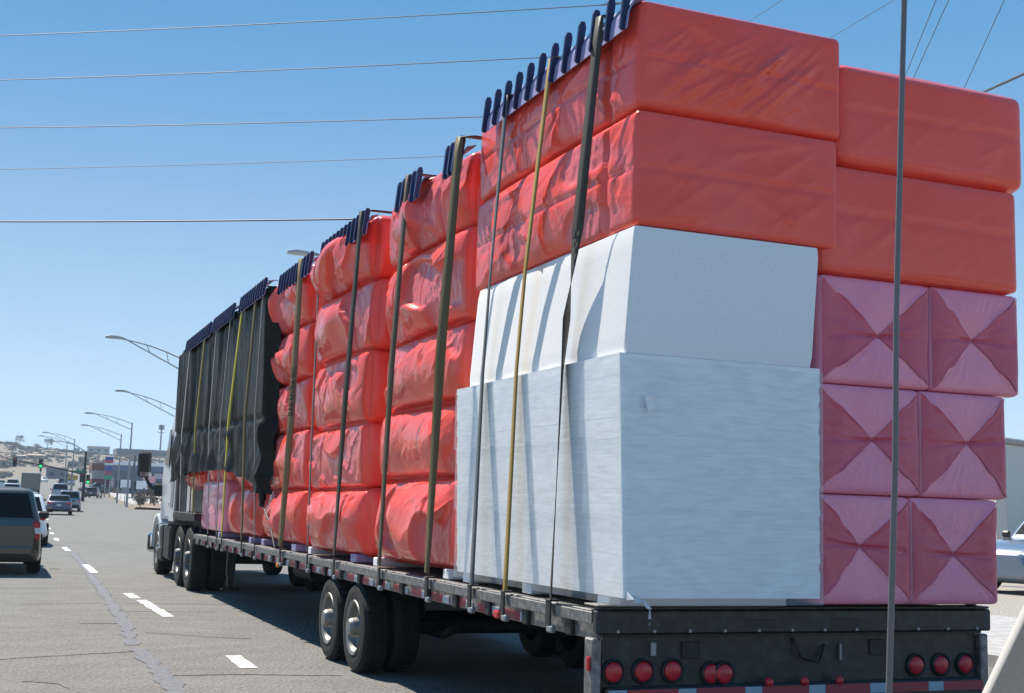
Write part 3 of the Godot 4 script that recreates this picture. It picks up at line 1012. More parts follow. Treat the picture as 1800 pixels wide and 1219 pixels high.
	for a in [[-8.55, 0.12, "the first red column, rear"], [-10.35, 0.12, "the first red column, front"], [-11.05, 0.2, "the rear of the second red column"], [-12.75, 0.12, "the front of the second red column"], [-13.5, 0.2, "the rear of the third red column"], [-15.2, 0.16, "the front of the third red column"], [-16.0, 0.16, "the red column at the rear of the tarp"], [-18.4, 0.16, "the pale mauve bale"]]:
		var d := put("dunnage_block", boxmesh(Vector3(1.2, 0.07, a[1]), 0.006), M.lilac if a[1] > 0.15 else M.foam, null, Vector3(3.6, 0.952, a[0]))
		tag(d, "%s spacer block on the deck under %s" % ["lilac" if a[1] > 0.15 else "white", a[2]], "spacer", "spacers under the red stacks")
	build_tarp()
	build_guards()

func off(k: float) -> Vector2:      # where the folds of this end meet
	return Vector2(0.10 * sin(k * 7.3), 0.07 * sin(k * 4.1))

func fold_uv(q: Vector2, h: Vector2, k: float) -> Vector2:      # 0 at the meeting point, 1 at the rim
	var c := off(k) * h
	var d := q - c
	return Vector2(d.x / (h.x - c.x * signf(d.x)), d.y / (h.y - c.y * signf(d.y)))

func pink_end(q: Vector2, h: Vector2, k: float) -> float:
	# how far the folded end is drawn in: an X of creases round a pinched middle
	var w := fold_uv(q, h, k)
	var u: float = absf(w.x)
	var v: float = absf(w.y)
	var m := maxf(u, v)
	var deep := 0.030 * (1.0 - m) - 0.028 * sqrt(maxf(0.0, 1.0 - m * m))
	var ridge := 0.006 * exp(-pow((u - v) / 0.04, 2.0)) * smooth(0.1, 0.3, m)
	var c := off(k) * h
	var seam := 0.016 * exp(-pow((q.y - c.y - 0.02 * sin(k) * w.x) / 0.008, 2.0)) * (1.0 if u < 0.93 else 0.0)
	# drag lines that run in to the middle
	var ang := atan2(w.y, w.x)
	var lines := 0.005 * maxf(0.0, 1.0 - absf(fold.get_noise_2d(ang * 7.0, k * 9.0)) * 2.6) * smooth(0.15, 0.5, m) * smooth(1.0, 0.8, m)
	return -deep + ridge - seam + lines + 0.010 * soft.get_noise_3d(q.x * 2.0, q.y * 2.0, k)

func pink_mesh(sz: Vector3, k: float) -> ArrayMesh:
	var s := st()
	s.set_smooth_group(1)
	var h := sz * 0.5
	# sides: rounded section run along z, swelling slightly
	var nz := 10
	var rings := []
	for i in nz + 1:
		var z := lerpf(h.z - 0.05, -h.z, float(i) / nz)
		rings.append(section(h, 0.03, z, 0.0))
	rings.push_front(section(h, 0.03, h.z - 0.006, -0.005))
	rings.push_front(section(h, 0.03, h.z, -0.016))
	for i in rings.size() - 1:
		var n: int = rings[0].size()
		for j in n:
			var j2 := (j + 1) % n
			for e in [rings[i][j], rings[i + 1][j], rings[i + 1][j2], rings[i][j], rings[i + 1][j2], rings[i][j2]]:
				s.set_color(PINK_B.lerp(PINK_A, clampf(0.5 + soft.get_noise_3d(e.x, e.y, e.z * 2.0 + k), 0, 1)))
				s.add_vertex(e)
	# the folded end as a fine grid
	var nn := 60
	var hh := Vector2(h.x - 0.014, h.y - 0.014)
	var P := func(i: int, j: int) -> Vector3:
		var q := Vector2(lerpf(-hh.x, hh.x, float(i) / nn), lerpf(-hh.y, hh.y, float(j) / nn))
		return Vector3(q.x, q.y, h.z + pink_end(q, hh, k))
	for i in nn:
		for j in nn:
			var a: Vector3 = P.call(i, j)
			var b: Vector3 = P.call(i, j + 1)
			var c: Vector3 = P.call(i + 1, j + 1)
			var d: Vector3 = P.call(i + 1, j)
			for e in [a, b, c, a, c, d]:
				s.set_color(PINK_A.lerp(PINK_B, clampf(0.4 + soft.get_noise_3d(e.x * 2.0, e.y * 2.0, k), 0, 1)))
				s.add_vertex(e)
	s.generate_normals()
	s.index()
	return s.commit()

func section(h: Vector3, r: float, z: float, grow: float) -> Array:
	var out := []
	var hx := h.x + grow
	var hy := h.y + grow
	for c in [[1, 1, 90.0], [1, -1, 0.0], [-1, -1, -90.0], [-1, 1, -180.0]]:
		for k in 5:
			var a := deg_to_rad(c[2] - 22.5 * k)
			out.append(Vector3(c[0] * (hx - r) + cos(a) * r, c[1] * (hy - r) + sin(a) * r, z))
	return out

# the side flap of film folded over the end: a triangle whose tip meets the middle
func flap_mesh(sz: Vector3, sd: float, k: float) -> ArrayMesh:
	var s := st()
	s.set_smooth_group(1)
	var h := sz * 0.5
	var hh := Vector2(h.x - 0.014, h.y - 0.014)
	var nn := 22
	var P := func(i: int, j: int) -> Vector3:
		var u := 1.0 - float(i) / nn
		var wob := 1.0 + 0.10 * soft.get_noise_2d(u * 3.0, k + sd)
		var v := clampf((float(j) / nn * 2.0 - 1.0) * u * 0.97 * wob, -1.0, 1.0)
		var c := off(k) * hh
		var q := Vector2(c.x + sd * u * (hh.x - c.x * sd), c.y + v * (hh.y - c.y * signf(v)))
		return Vector3(q.x, q.y, h.z + pink_end(q, hh, k) + 0.009)
	for i in nn:
		for j in nn:
			var a: Vector3 = P.call(i, j)
			var b: Vector3 = P.call(i, j + 1)
			var c: Vector3 = P.call(i + 1, j + 1)
			var d: Vector3 = P.call(i + 1, j)
			var list := [a, b, c, a, c, d]
			if sd > 0: list = [a, c, b, a, d, c]
			for e in list:
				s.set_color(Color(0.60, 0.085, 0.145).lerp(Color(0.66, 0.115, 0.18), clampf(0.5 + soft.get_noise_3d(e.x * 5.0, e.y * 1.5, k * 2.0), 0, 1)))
				s.add_vertex(e)
	s.generate_normals()
	s.index()
	return s.commit()

func build_tarp() -> void:
	var t := thing("tarpaulin", "black plastic tarpaulin draped over the front of the load", "tarpaulin")
	var s := st()
	s.set_smooth_group(1)
	var za := -14.72
	var zb := -22.95
	var nz := 190
	var nt := 74
	var yb := [[14.7, 1.52], [15.0, 1.56], [15.4, 1.66], [16.1, 1.74], [17.0, 1.83], [18.2, 1.87], [20.8, 1.86], [22.0, 1.78], [23.2, 1.72]]
	var P := func(i: int, j: int) -> Vector3:
		var z := lerpf(za, zb, float(i) / nz)
		var bot: float = table(yb, -z) + 0.012 * sin(z * 9.0)
		var top: float = 4.07 + 0.02 * sin(z * 2.6) + 0.02 * soft.get_noise_2d(z * 2.0, 1.0)
		var down := float(j) / nt
		# first over the top, then down the side
		if down < 0.1:
			var f := down / 0.1
			return Vector3(lerpf(3.5, 2.94, f), top - 0.05 * f * f, z + (0.0 if i > 0 else 0.0))
		var g := (down - 0.1) / 0.9
		var y := lerpf(top - 0.06, bot, g)
		var w := 0.0
		w += 0.06 * (1.0 - absf(fold.get_noise_3d(z * 1.3, y * 0.14, 3.0)) * 2.0)
		w += 0.016 * (1.0 - absf(fold.get_noise_3d(z * 3.6, y * 0.25, 8.0)) * 2.0)
		# lower part: folds that run aslant below the seam
		var low := smooth(2.5, 2.3, y)
		var a := z * 0.75 + y * 0.9
		w += low * 0.07 * (1.0 - absf(fold.get_noise_3d(a * 1.9, (y - z) * 0.2, 12.0)) * 2.0)
		var sy := 2.48 - 0.02 * (z + 18.0)
		w -= 0.05 * exp(-pow((y - sy) / 0.035, 2.0))
		# rounded column bulges
		w += 0.05 * absf(sin((z + 15.77) / 2.45 * PI))
		var x := 2.90 - w * 0.75
		var z2 := z
		if i <= 3:     # the rear edge turns in
			x += (3 - i) * 0.05
		return Vector3(minf(x, 3.2), y, z2)
	for i in nz:
		for j in nt:
			quad(s, P.call(i, j), P.call(i, j + 1), P.call(i + 1, j + 1), P.call(i + 1, j))
	put("near_side", done(s), M.tarp, t)
	s = st()
	box(s, Vector3(4.45, 4.05, (za + zb) * 0.5), Vector3(2.0, 0.03, za - zb - 0.1), 0.01)
	put("top_cover", done(s), M.tarp, t)
	s = st()
	sheet(s, [0.0, 0.25, 0.5, 0.75, 1.0], range(0, 41), func(a, b):
		var z := lerpf(za, zb, b / 40.0)
		return Vector3(5.5 + 0.03 * sin(z * 6.0 + a * 2.0), lerpf(4.06, 1.75, a), z))
	put("far_side", done(s), M.tarp, t)
	# knot hanging at the lower rear corner with its tie
	s = st()
	box(s, Vector3(2.9, 1.5, -14.85), Vector3(0.08, 0.16, 0.14), 0.03)
	box(s, Vector3(2.89, 1.42, -14.8), Vector3(0.06, 0.1, 0.09), 0.02)
	put("knot", done(s), M.tarp, t)
	put("tie", tubemesh([Vector3(2.89, 1.42, -14.8), Vector3(2.9, 1.2, -14.35), Vector3(2.9, 0.93, -14.0)], 0.010, -1, 6), M.black_plastic, t)

# edge guards: a pale angled sheet with dark upright ribs, along the top edge of the load
func build_guards() -> void:
	var spec := [
		[-5.80, -7.95, 12, 4.06, 0.16, 1, "with eleven wide spaced ribs at the rear end", 2.99],
		[-8.27, -8.62, 4, 3.88, 0.16, 2, "short, blue, in front of the rear red bales", 2.94],
		[-9.22, -9.8, 5, 3.88, 0.16, 2, "short, blue, on the column next to the white foam", 2.93],
		[-10.7, -12.4, 12, 3.88, 0.15, 0, "on the second column ahead of the white foam", 2.92],
		[-12.85, -14.45, 11, 3.88, 0.15, 0, "on the third column ahead of the white foam", 2.92],
		[-14.8, -16.45, 11, 3.93, 0.13, 0, "on the rear half of the black tarp", 2.82],
		[-16.95, -18.65, 12, 3.93, 0.13, 0, "on the middle of the black tarp", 2.82],
		[-18.95, -21.5, 14, 3.93, 0.13, 0, "on the front of the black tarp", 2.82]]
	for g in spec:
		var za: float = g[0]
		var zb: float = g[1]
		var t := thing("edge_guard", "ribbed edge guard %s" % g[6], "edge guard", Vector3(g[7], g[3], za), 0.0, "edge guards along the top of the load")
		var pm: Material = [M.lilac, M.lilac, M.steel_blue][g[5]]
		var rm: Material = [M.navy, M.navy, M.navy_blue][g[5]]
		var hh: float = g[4]
		var s := st()
		s.set_smooth_group(-1)
		var len_: float = za - zb
		# lower lip, slanted face, top lip; 6 mm thick
		var prof := [Vector2(-0.034, -0.05), Vector2(-0.022, 0.05), Vector2(0.012, 0.12), Vector2(0.08, 0.14)]
		for i in 3:
			var a: Vector2 = prof[i]
			var b: Vector2 = prof[i + 1]
			var nn := Vector2(b.y - a.y, a.x - b.x).normalized() * 0.006
			var o := [Vector3(a.x, a.y, 0), Vector3(b.x, b.y, 0), Vector3(b.x + nn.x, b.y + nn.y, 0), Vector3(a.x + nn.x, a.y + nn.y, 0)]
			poly_prism(s, o, Vector3(0, 0, -len_))
		put("panel", done(s), pm, t)
		var n: int = g[2]
		# rib: a rounded bar that follows the slanted face
		var r := st()
		r.set_smooth_group(-1)
		var rw: float = [0.022, 0.02, 0.03][g[5]]
		var outl := [Vector3(-0.048, -0.055, 0), Vector3(-0.062, -0.04, 0), Vector3(-0.04, hh * 1.1, 0), Vector3(-0.03, hh * 1.25, 0), Vector3(-0.004, hh * 1.25, 0), Vector3(0.004, hh * 1.05, 0), Vector3(-0.026, -0.05, 0)]
		# fan from an inner point keeps the bent outline whole
		var pc := Vector3(-0.034, 0.06, 0)
		for k in outl.size():
			var a: Vector3 = outl[k]
			var b: Vector3 = outl[(k + 1) % outl.size()]
			var hz := Vector3(0, 0, rw * 0.5)
			tri(r, pc + hz, b + hz, a + hz)
			tri(r, pc - hz, a - hz, b - hz)
			quad(r, a - hz, a + hz, b + hz, b - hz)
		var ribm := done(r)
		for k in n:
			put("rib", ribm, rm, t, Vector3(0, 0, -lerpf(0.03, len_ - 0.03, float(k) / (n - 1))))

# ---------------------------------------------------------------- straps
func strap(label: String, lin: Color, pts: Array, w: float, twist: Array, hook := true) -> Node3D:
	# pts run from the top edge down to the rail; the band goes on across the top to the far side
	var t := thing("cargo_strap", label, "strap", Vector3.ZERO, 0.0, "straps over the load")
	var m := mat("strap_%s" % str(lin), lin, 0.6)
	var s := st()
	s.set_smooth_group(1)
	var top: Vector3 = pts[0]
	var all := [Vector3(5.52, 0.86, top.z), Vector3(5.55, 3.2, top.z), Vector3(5.62, minf(top.y, 4.1), top.z), Vector3(4.5, minf(top.y, 4.12), top.z), Vector3(4.36, top.y + 0.03, top.z), Vector3(top.x + 0.35, top.y + 0.02, top.z), Vector3(top.x + 0.10, top.y + 0.015, top.z)]
	var tw := [0.0, 0.0, 0.0, 0.0, 0.0, 0.0, 0.0]
	for i in pts.size() - 1:
		for k in 8:
			all.append(pts[i].lerp(pts[i + 1], k / 8.0))
			tw.append(lerpf(twist[i], twist[i + 1], k / 8.0))
	all.append(pts[pts.size() - 1])
	tw.append(twist[twist.size() - 1])
	var prev := []
	for i in all.size():
		var d: Vector3 = (all[mini(i + 1, all.size() - 1)] - all[maxi(i - 1, 0)]).normalized()
		var wide := Vector3(0, 0, 1).rotated(d, tw[i])
		wide = (wide - d * wide.dot(d)).normalized()
		var nn := d.cross(wide).normalized()
		var p: Vector3 = all[i]
		var hw := w * 0.5
		var ht := 0.002
		var cur := [p + wide * hw + nn * ht, p - wide * hw + nn * ht, p - wide * hw - nn * ht, p + wide * hw - nn * ht]
		if prev.size() > 0:
			for k in 4:
				var k2 := (k + 1) % 4
				quad(s, prev[k], cur[k], cur[k2], prev[k2])
		prev = cur
	put("webbing", done(s), m, t)
	if hook:
		var e: Vector3 = pts[pts.size() - 1]
		s = st()
		box(s, Vector3(XL - 0.022, 0.845, e.z), Vector3(0.012, 0.15, w * 0.75), 0.004)
		box(s, Vector3(XL + 0.0, 0.925, e.z), Vector3(0.06, 0.012, w * 0.8), 0.003)
		put("flat_hook", done(s), M.black_plastic, t)
		put("ratchet", boxmesh(Vector3(0.035, 0.04, 0.07), 0.008), M.galvanised, t, Vector3(XL - 0.012, 0.77, e.z + 0.02))
	return t

func build_straps() -> void:
	var olive := Color(0.10, 0.075, 0.03)
	var dark := Color(0.035, 0.03, 0.022)
	var gold := Color(0.26, 0.17, 0.03)
	var slate := Color(0.07, 0.085, 0.095)
	var xo := 2.915
	strap("dark slate strap over the white foam, furthest of three from its rear corner", slate, [Vector3(2.95, 4.15, -7.52), Vector3(2.935, 2.97, -7.68), Vector3(2.925, 2.3, -7.74), Vector3(2.9, 0.93, -7.75)], 0.075, [0.0, 0.2, 0.1, 0.0])
	strap("golden yellow strap over the white foam, between two dark straps", gold, [Vector3(2.95, 4.17, -6.8), Vector3(2.935, 2.88, -7.08), Vector3(2.925, 2.28, -7.15), Vector3(2.9, 0.93, -7.17)], 0.07, [0.0, 0.1, 0.1, 0.0])
	strap("wide dark brown strap nearest the rear corner of the white foam", dark, [Vector3(2.95, 4.19, -6.12), Vector3(2.935, 3.01, -6.32), Vector3(2.925, 2.5, -6.42), Vector3(2.92, 2.21, -6.45), Vector3(2.9, 0.93, -6.49)], 0.088, [-0.15, -0.35, 0.9, 0.55, 0.3])
	strap("wide olive strap over the column next to the white foam", olive, [Vector3(2.89, 4.06, -8.27), Vector3(2.82, 2.57, -8.3), Vector3(2.885, 0.95, -8.63)], 0.08, [-0.4, -0.7, -0.1])
	strap("brown strap over the front end of the column next to the white foam", Color(0.08, 0.06, 0.035), [Vector3(2.87, 4.06, -9.44), Vector3(2.82, 2.53, -9.5), Vector3(2.885, 0.95, -9.84)], 0.07, [-0.2, -0.4, -0.1])
	strap("dark strap over the second column ahead of the white foam", dark, [Vector3(2.87, 4.06, -10.83), Vector3(2.82, 2.36, -10.9), Vector3(2.885, 0.95, -11.3)], 0.075, [-0.2, -0.4, 0.0])
	strap("thin grey strap beside the gap ahead of the second column", Color(0.12, 0.10, 0.085), [Vector3(2.92, 3.95, -12.6), Vector3(2.83, 2.45, -12.18), Vector3(2.885, 0.95, -12.36)], 0.04, [0.0, -0.2, 0.0])
	var ls := strap("brown strap with black lettering over the third column", Color(0.17, 0.125, 0.06), [Vector3(2.88, 4.06, -13.3), Vector3(2.82, 2.2, -13.12), Vector3(2.885, 0.95, -13.64)], 0.085, [-0.5, -0.75, -0.4])
	# lettering printed on that strap
	var font := SystemFont.new()
	font.font_names = PackedStringArray(["Droid Sans"])
	var tm := TextMesh.new()
	tm.text = "BAR MCRA WC"
	tm.font = font
	tm.font_size = 32
	tm.pixel_size = 0.0026
	tm.depth = 0.002
	var txt := put("lettering", tm, M.black_plastic, ls)
	var dirv := (Vector3(2.88, 4.06, -13.3) - Vector3(2.82, 2.2, -13.12)).normalized()
	var nrm := Vector3(-1, 0, 0).rotated(Vector3.UP, 0.72)
	nrm = (nrm - dirv * nrm.dot(dirv)).normalized()
	txt.basis = Basis(dirv, nrm.cross(dirv), nrm)
	txt.position = Vector3(2.82, 2.2, -13.12) + dirv * 0.4 + nrm * 0.006
	# over the black tarp
	var list := [[-14.95, -15.1, "grey", Color(0.16, 0.16, 0.16), 0.035], [-15.4, -15.96, "dark olive", olive, 0.07], [-16.3, -17.45, "yellow", Color(0.36, 0.32, 0.03), 0.06], [-17.2, -17.89, "thin grey", Color(0.2, 0.2, 0.2), 0.03], [-18.4, -18.66, "pale grey", Color(0.24, 0.24, 0.24), 0.035], [-19.5, -20.31, "dark yellow", Color(0.2, 0.16, 0.03), 0.06], [-21.1, -21.8, "white", Color(0.4, 0.4, 0.4), 0.03]]
	var where := ["next to its rear edge", "ahead of the grey one at its rear edge", "brightest of all", "just ahead of the bright yellow one", "across the middle of the front guard gap", "near the mauve bale", "nearest the cab"]
	for i in list.size():
		var a: Array = list[i]
		strap("%s strap over the black tarp, %s" % [a[2], where[i]], a[3], [Vector3(2.80, 4.07, a[0]), Vector3(2.795, 2.5, (a[0] + a[1]) * 0.5), Vector3(2.885, 0.95 if a[1] > -20.2 else 1.2, a[1])], a[4], [-0.2, -0.4, -0.1], a[1] > -20.2)

# ---------------------------------------------------------------- tractor
func build_tractor() -> void:
	var t := thing("semi_tractor", "pale silver semi tractor with black mirror pulling the loaded trailer", "truck")
	var paint := mat("cab_paint", Color(0.55, 0.58, 0.6), 0.3)
	paint.clearcoat_enabled = true
	var prof := [[-23.2, 1.05], [-23.2, 3.55], [-23.45, 3.75], [-24.0, 3.72], [-24.45, 3.45], [-24.75, 2.85], [-25.2, 2.02], [-25.3, 1.6], [-25.25, 1.05]]
	var s := st()
	var rings := []
	for k in 7:
		var f := float(k) / 6.0
		var x := lerpf(2.97, 5.43, f)
		var inset := 0.10 if (k == 0 or k == 6) else (0.03 if (k == 1 or k == 5) else 0.0)
		if k == 1: x = 2.985
		if k == 5: x = 5.415
		var rg := []
		for p in prof:
			var c := Vector2(-24.2, 2.3)
			var q: Vector2 = Vector2(p[0], p[1])
			q = q + (c - q).normalized() * inset
			var tuck := 0.10 * smooth(2.0, 3.7, q.y)
			rg.append(Vector3(lerpf(x, 4.2, tuck), q.y, q.x))
		rings.append(rg)
	loft(s, rings, true, 1)
	put("cab", done(s), paint, t)
	# side window, door seam, extender panel with rounded slot
	s = st()
	poly_prism(s, [Vector3(2.972, 2.05, -24.35), Vector3(2.988, 2.75, -24.4), Vector3(2.988, 2.75, -24.62), Vector3(2.972, 2.1, -24.95)], Vector3(0.01, 0, 0))
	put("side_window", done(s), M.glass_dark, t)
	s = st()
	poly_prism(s, [Vector3(2.945, 1.05, -23.05), Vector3(2.965, 3.3, -23.05), Vector3(2.965, 3.4, -23.18), Vector3(2.965, 3.3, -23.55), Vector3(2.945, 1.05, -23.75)], Vector3(0.03, 0, 0))
	put("side_extender", done(s), paint, t)
	s = st()
	poly_prism(s, [Vector3(2.935, 1.3, -23.2), Vector3(2.955, 3.1, -23.2), Vector3(2.955, 3.2, -23.28), Vector3(2.955, 3.1, -23.42), Vector3(2.935, 1.3, -23.55)], Vector3(0.015, 0, 0))
	put("extender_panel", done(s), M.galvanised, t)
	for y in [1.35, 1.75, 2.1]:
		put("hinge", boxmesh(Vector3(0.03, 0.035, 0.12), 0.008), M.chrome, t, Vector3(2.945, y, -23.7))
	# hood and fender
	s = st()
	loft(s, [ring(-25.2, 0.95, 2.0, 1.0, 0.86, 0.12), ring(-26.2, 0.85, 1.78, 0.98, 0.8, 0.14), ring(-27.0, 0.75, 1.52, 0.9, 0.7, 0.16), ring(-27.25, 0.7, 1.3, 0.8, 0.6, 0.16)].map(func(r): return r.map(func(v): return v + Vector3(4.2, 0, 0))))
	put("hood", done(s), paint, t)
	for sd in [-1.0, 1.0]:
		s = st()
		var fr := []
		for k in 9:
			var a := PI * (k / 8.0)
			var c := Vector3(4.2 + sd * 1.05, 0.5, -25.55)
			var o := Vector3(0, sin(a) * 0.66, -cos(a) * 0.72)
			var i2 := o * 0.86
			fr.append([c + o + Vector3(sd * 0.2, 0, 0), c + o + Vector3(-sd * 0.25, 0.02, 0), c + i2 + Vector3(-sd * 0.25, 0, 0), c + i2 + Vector3(sd * 0.2, 0, 0)])
		loft(s, fr, true, 1)
		put("fender", done(s), paint, t)
	put("marker_light", boxmesh(Vector3(0.03, 0.05, 0.1), 0.012), M.light_amber, t, Vector3(2.965, 1.42, -25.15))
	# steps and tank
	s = st()
	box(s, Vector3(3.2, 0.66, -23.95), Vector3(0.48, 0.62, 0.9), 0.05)
	put("fuel_tank", done(s), M.black_plastic, t)
	s = st()
	box(s, Vector3(3.17, 0.62, -24.75), Vector3(0.42, 0.66, 0.5), 0.03)
	put("step_box", done(s), M.black_plastic, t)
	for y in [0.52, 0.98]:
		put("step", boxmesh(Vector3(0.34, 0.02, 0.42), 0.005), M.chrome, t, Vector3(3.06, y, -24.75))
	put("step", boxmesh(Vector3(0.3, 0.02, 0.55), 0.005), M.chrome, t, Vector3(3.08, 0.985, -23.95))
	# frame
	for x in [3.75, 4.65]:
		put("frame_rail", boxmesh(Vector3(0.08, 0.26, 6.2), 0.01), M.steel_dark, t, Vector3(x, 0.78, -23.3))
	put("fifth_wheel", boxmesh(Vector3(0.9, 0.1, 0.9), 0.03), M.steel_dark, t, Vector3(4.2, 1.02, -21.5))
	put("bumper", boxmesh(Vector3(2.4, 0.4, 0.16), 0.05), M.chrome, t, Vector3(4.2, 0.55, -27.3))
	# deck plate and red air lines at the back of the cab
	put("catwalk", boxmesh(Vector3(1.0, 0.03, 0.8), 0.004), M.alloy, t, Vector3(4.2, 0.95, -22.75))
	# mirror on its arm
	s = st()
	box(s, Vector3(2.64, 2.1, -25.4), Vector3(0.25, 0.50, 0.13), 0.045)
	var mi := put("mirror", done(s), M.black_plastic, t)
	put("mirror_glass", boxmesh(Vector3(0.2, 0.08, 0.006), 0.002), M.chrome, mi, Vector3(2.66, 1.91, -25.333))
	put("mirror_arm", tubemesh([Vector3(2.68, 1.86, -25.4), Vector3(2.74, 1.72, -25.35), Vector3(2.9, 1.58, -25.25), Vector3(3.0, 1.55, -25.2)], 0.03, 0.045, 8), M.black_plastic, t)
	put("mirror_arm", boxmesh(Vector3(0.2, 0.26, 0.16), 0.05), M.black_plastic, t, Vector3(2.93, 1.62, -25.22))
	# exhaust stacks
	put("exhaust_stack", tubemesh([Vector3(3.2, 1.2, -23.0), Vector3(3.2, 3.6, -23.0), Vector3(3.2, 3.75, -22.95)], 0.06, -1, 12), M.chrome, t)
	for zz in [-20.88, -22.05]:
		put("axle", tubemesh([Vector3(3.2, 0.5, zz), Vector3(5.2, 0.5, zz)], 0.08, -1, 10), M.steel_dark, t)
		for sd in [[XL + 0.15, -1.0], [XR - 0.15, 1.0]]:
			wheel(t, Vector3(sd[0], 0.505, zz), 0.5, 0.26, sd[1], mat("wheel_grey", Color(0.10, 0.10, 0.105), 0.5, 0.4))
			wheel(t, Vector3(sd[0] - sd[1] * 0.31, 0.505, zz), 0.5, 0.26, sd[1], M.steel_dark)
	for sd in [[3.13, -1.0], [5.27, 1.0]]:
		wheel(t, Vector3(sd[0], 0.505, -25.55), 0.5, 0.28, sd[1], M.alloy, false)

# ---------------------------------------------------------------- cars
# spec: length, width, height, belt height, paint, style ("suv", "sedan", "pickup", "van")
func car(called: String, label: String, category: String, where: Vector3, turn: float, sp: Dictionary, group := "") -> Node3D:
	var t := thing(called, label, category, where, turn, group)
	var L: float = sp.len
	var W: float = sp.wid * 0.5
	var H: float = sp.high
	var B: float = sp.belt
	var hl := L * 0.5
	var paint := mat("paint_%s" % str(sp.paint), sp.paint, 0.32, sp.get("metal", 0.3))
	paint.clearcoat_enabled = true
	paint.clearcoat_roughness = 0.08
	var c0 := 0.22
	var suv: bool = sp.style != "sedan"
	var s := st()
	var rear_top: float = B
	var rings := []
	if suv:
		rings = [ring(hl, c0 + 0.18, B - 0.12, W * 0.82, W * 0.84, 0.10), ring(hl - 0.06, c0 + 0.08, B - 0.03, W * 0.93, W * 0.92, 0.12), ring(hl - 0.35, c0, B, W * 0.99, W * 0.95, 0.12), ring(hl * 0.4, c0, B + 0.01, W, W * 0.95, 0.12), ring(-hl * 0.3, c0, B, W, W * 0.95, 0.12), ring(-hl * 0.48, c0, B - 0.04, W, W * 0.93, 0.14), ring(-hl + 0.35, c0, B - 0.16, W * 0.97, W * 0.88, 0.16), ring(-hl + 0.06, c0 + 0.08, B - 0.28, W * 0.88, W * 0.78, 0.16), ring(-hl, c0 + 0.16, B - 0.36, W * 0.76, W * 0.68, 0.14)]
	else:
		rings = [ring(hl, c0 + 0.2, B - 0.10, W * 0.80, W * 0.76, 0.12), ring(hl - 0.08, c0 + 0.08, B - 0.02, W * 0.93, W * 0.84, 0.14), ring(hl - 0.5, c0, B + 0.02, W * 0.99, W * 0.88, 0.16), ring(hl * 0.4, c0, B + 0.02, W, W * 0.93, 0.16), ring(-hl * 0.3, c0, B, W, W * 0.93, 0.14), ring(-hl + 0.5, c0, B - 0.12, W * 0.98, W * 0.86, 0.16), ring(-hl + 0.06, c0 + 0.08, B - 0.24, W * 0.88, W * 0.76, 0.16), ring(-hl, c0 + 0.16, B - 0.32, W * 0.76, W * 0.66, 0.12)]
	loft(s, rings, true, 1)
	var body := put("body", done(s), paint, t)
	# cabin: a frustum with rounded roof edges
	var zr := hl - 0.10 if suv else hl - 0.95       # rear foot of the glass
	var zrt := hl - 0.34 if suv else hl - 1.55      # rear end of the roof
	var zf := -hl * 0.36
	var zft := -hl * 0.02
	if sp.style == "pickup":
		zr = hl - 2.0; zrt = hl - 2.1
	var wb := W * 0.93
	var wt := W * 0.76
	s = st()
	var lv := []
	for k in 6:
		var f: float = [0.0, 0.5, 0.86, 0.95, 0.99, 1.0][k]
		var ins: float = [0.0, 0.0, 0.0, 0.02, 0.07, 0.16][k]
		var y := lerpf(B - 0.03, H, f)
		var g: float = f if k < 3 else minf(f, 1.0)
		var w := lerpf(wb, wt, g) - ins
		var a := lerpf(zr, zrt, g) - ins
		var b := lerpf(zf, zft, g) + ins
		var rr := 0.09
		var rg := []
		for q in [[1, 1, 90.0], [-1, 1, 180.0], [-1, -1, 270.0], [1, -1, 0.0]]:
			var cx2: float = q[0] * (w - rr)
			var cz: float = (a - rr) if q[1] > 0 else (b + rr)
			for j in 4:
				var an := deg_to_rad(q[2] - 90.0 + 30.0 * j)
				rg.append(Vector3(cx2 + cos(an) * rr, y, cz + sin(an) * rr))
		lv.append(rg)
	loft(s, lv, true, 1)
	put("cabin", done(s), paint, t)
	# glass: panels laid on the cabin's sides
	var side_pt := func(u: float, f: float, sd: float) -> Vector3:
		var a := lerpf(zr, zrt, f)
		var b := lerpf(zf, zft, f)
		return Vector3(sd * (lerpf(wb, wt, f) + 0.006), lerpf(B - 0.03, H, f), lerpf(a, b, u))
	for sd in [-1.0, 1.0]:
		for wn in ([[0.06, 0.30], [0.33, 0.58], [0.61, 0.93]] if suv and sp.style != "pickup" else [[0.08, 0.46], [0.50, 0.92]]):
			s = st()
			quad(s, side_pt.call(wn[0], 0.1, sd), side_pt.call(wn[0], 0.82, sd), side_pt.call(wn[1], 0.82, sd), side_pt.call(wn[1], 0.1, sd))
			put("side_window", done(s), M.glass_dark, t)
	for e in [[zr, zrt, 0.008, "rear_window"], [zf, zft, -0.008, "windshield"]]:
		s = st()
		var f0 := 0.10 if suv else 0.08
		var f1 := 0.84
		var q := []
		for k in [[-1, f0], [-1, f1], [1, f1], [1, f0]]:
			q.append(Vector3(k[0] * (lerpf(wb, wt, k[1]) - 0.10), lerpf(B - 0.03, H, k[1]), lerpf(e[0], e[1], k[1]) + e[2]))
		quad(s, q[0], q[1], q[2], q[3])
		put(e[3], done(s), M.glass_dark, t)
	# bumper, plate, lights
	put("rear_bumper", boxmesh(Vector3(W * 1.72, 0.2, 0.16), 0.05), M.black_plastic if sp.get("dark_bumper", true) else paint, t, Vector3(0, c0 + 0.22, hl - 0.04))
	put("number_plate", boxmesh(Vector3(0.31, 0.15, 0.01), 0.003), M.tape_white, t, Vector3(0, B - 0.28, hl + 0.006))
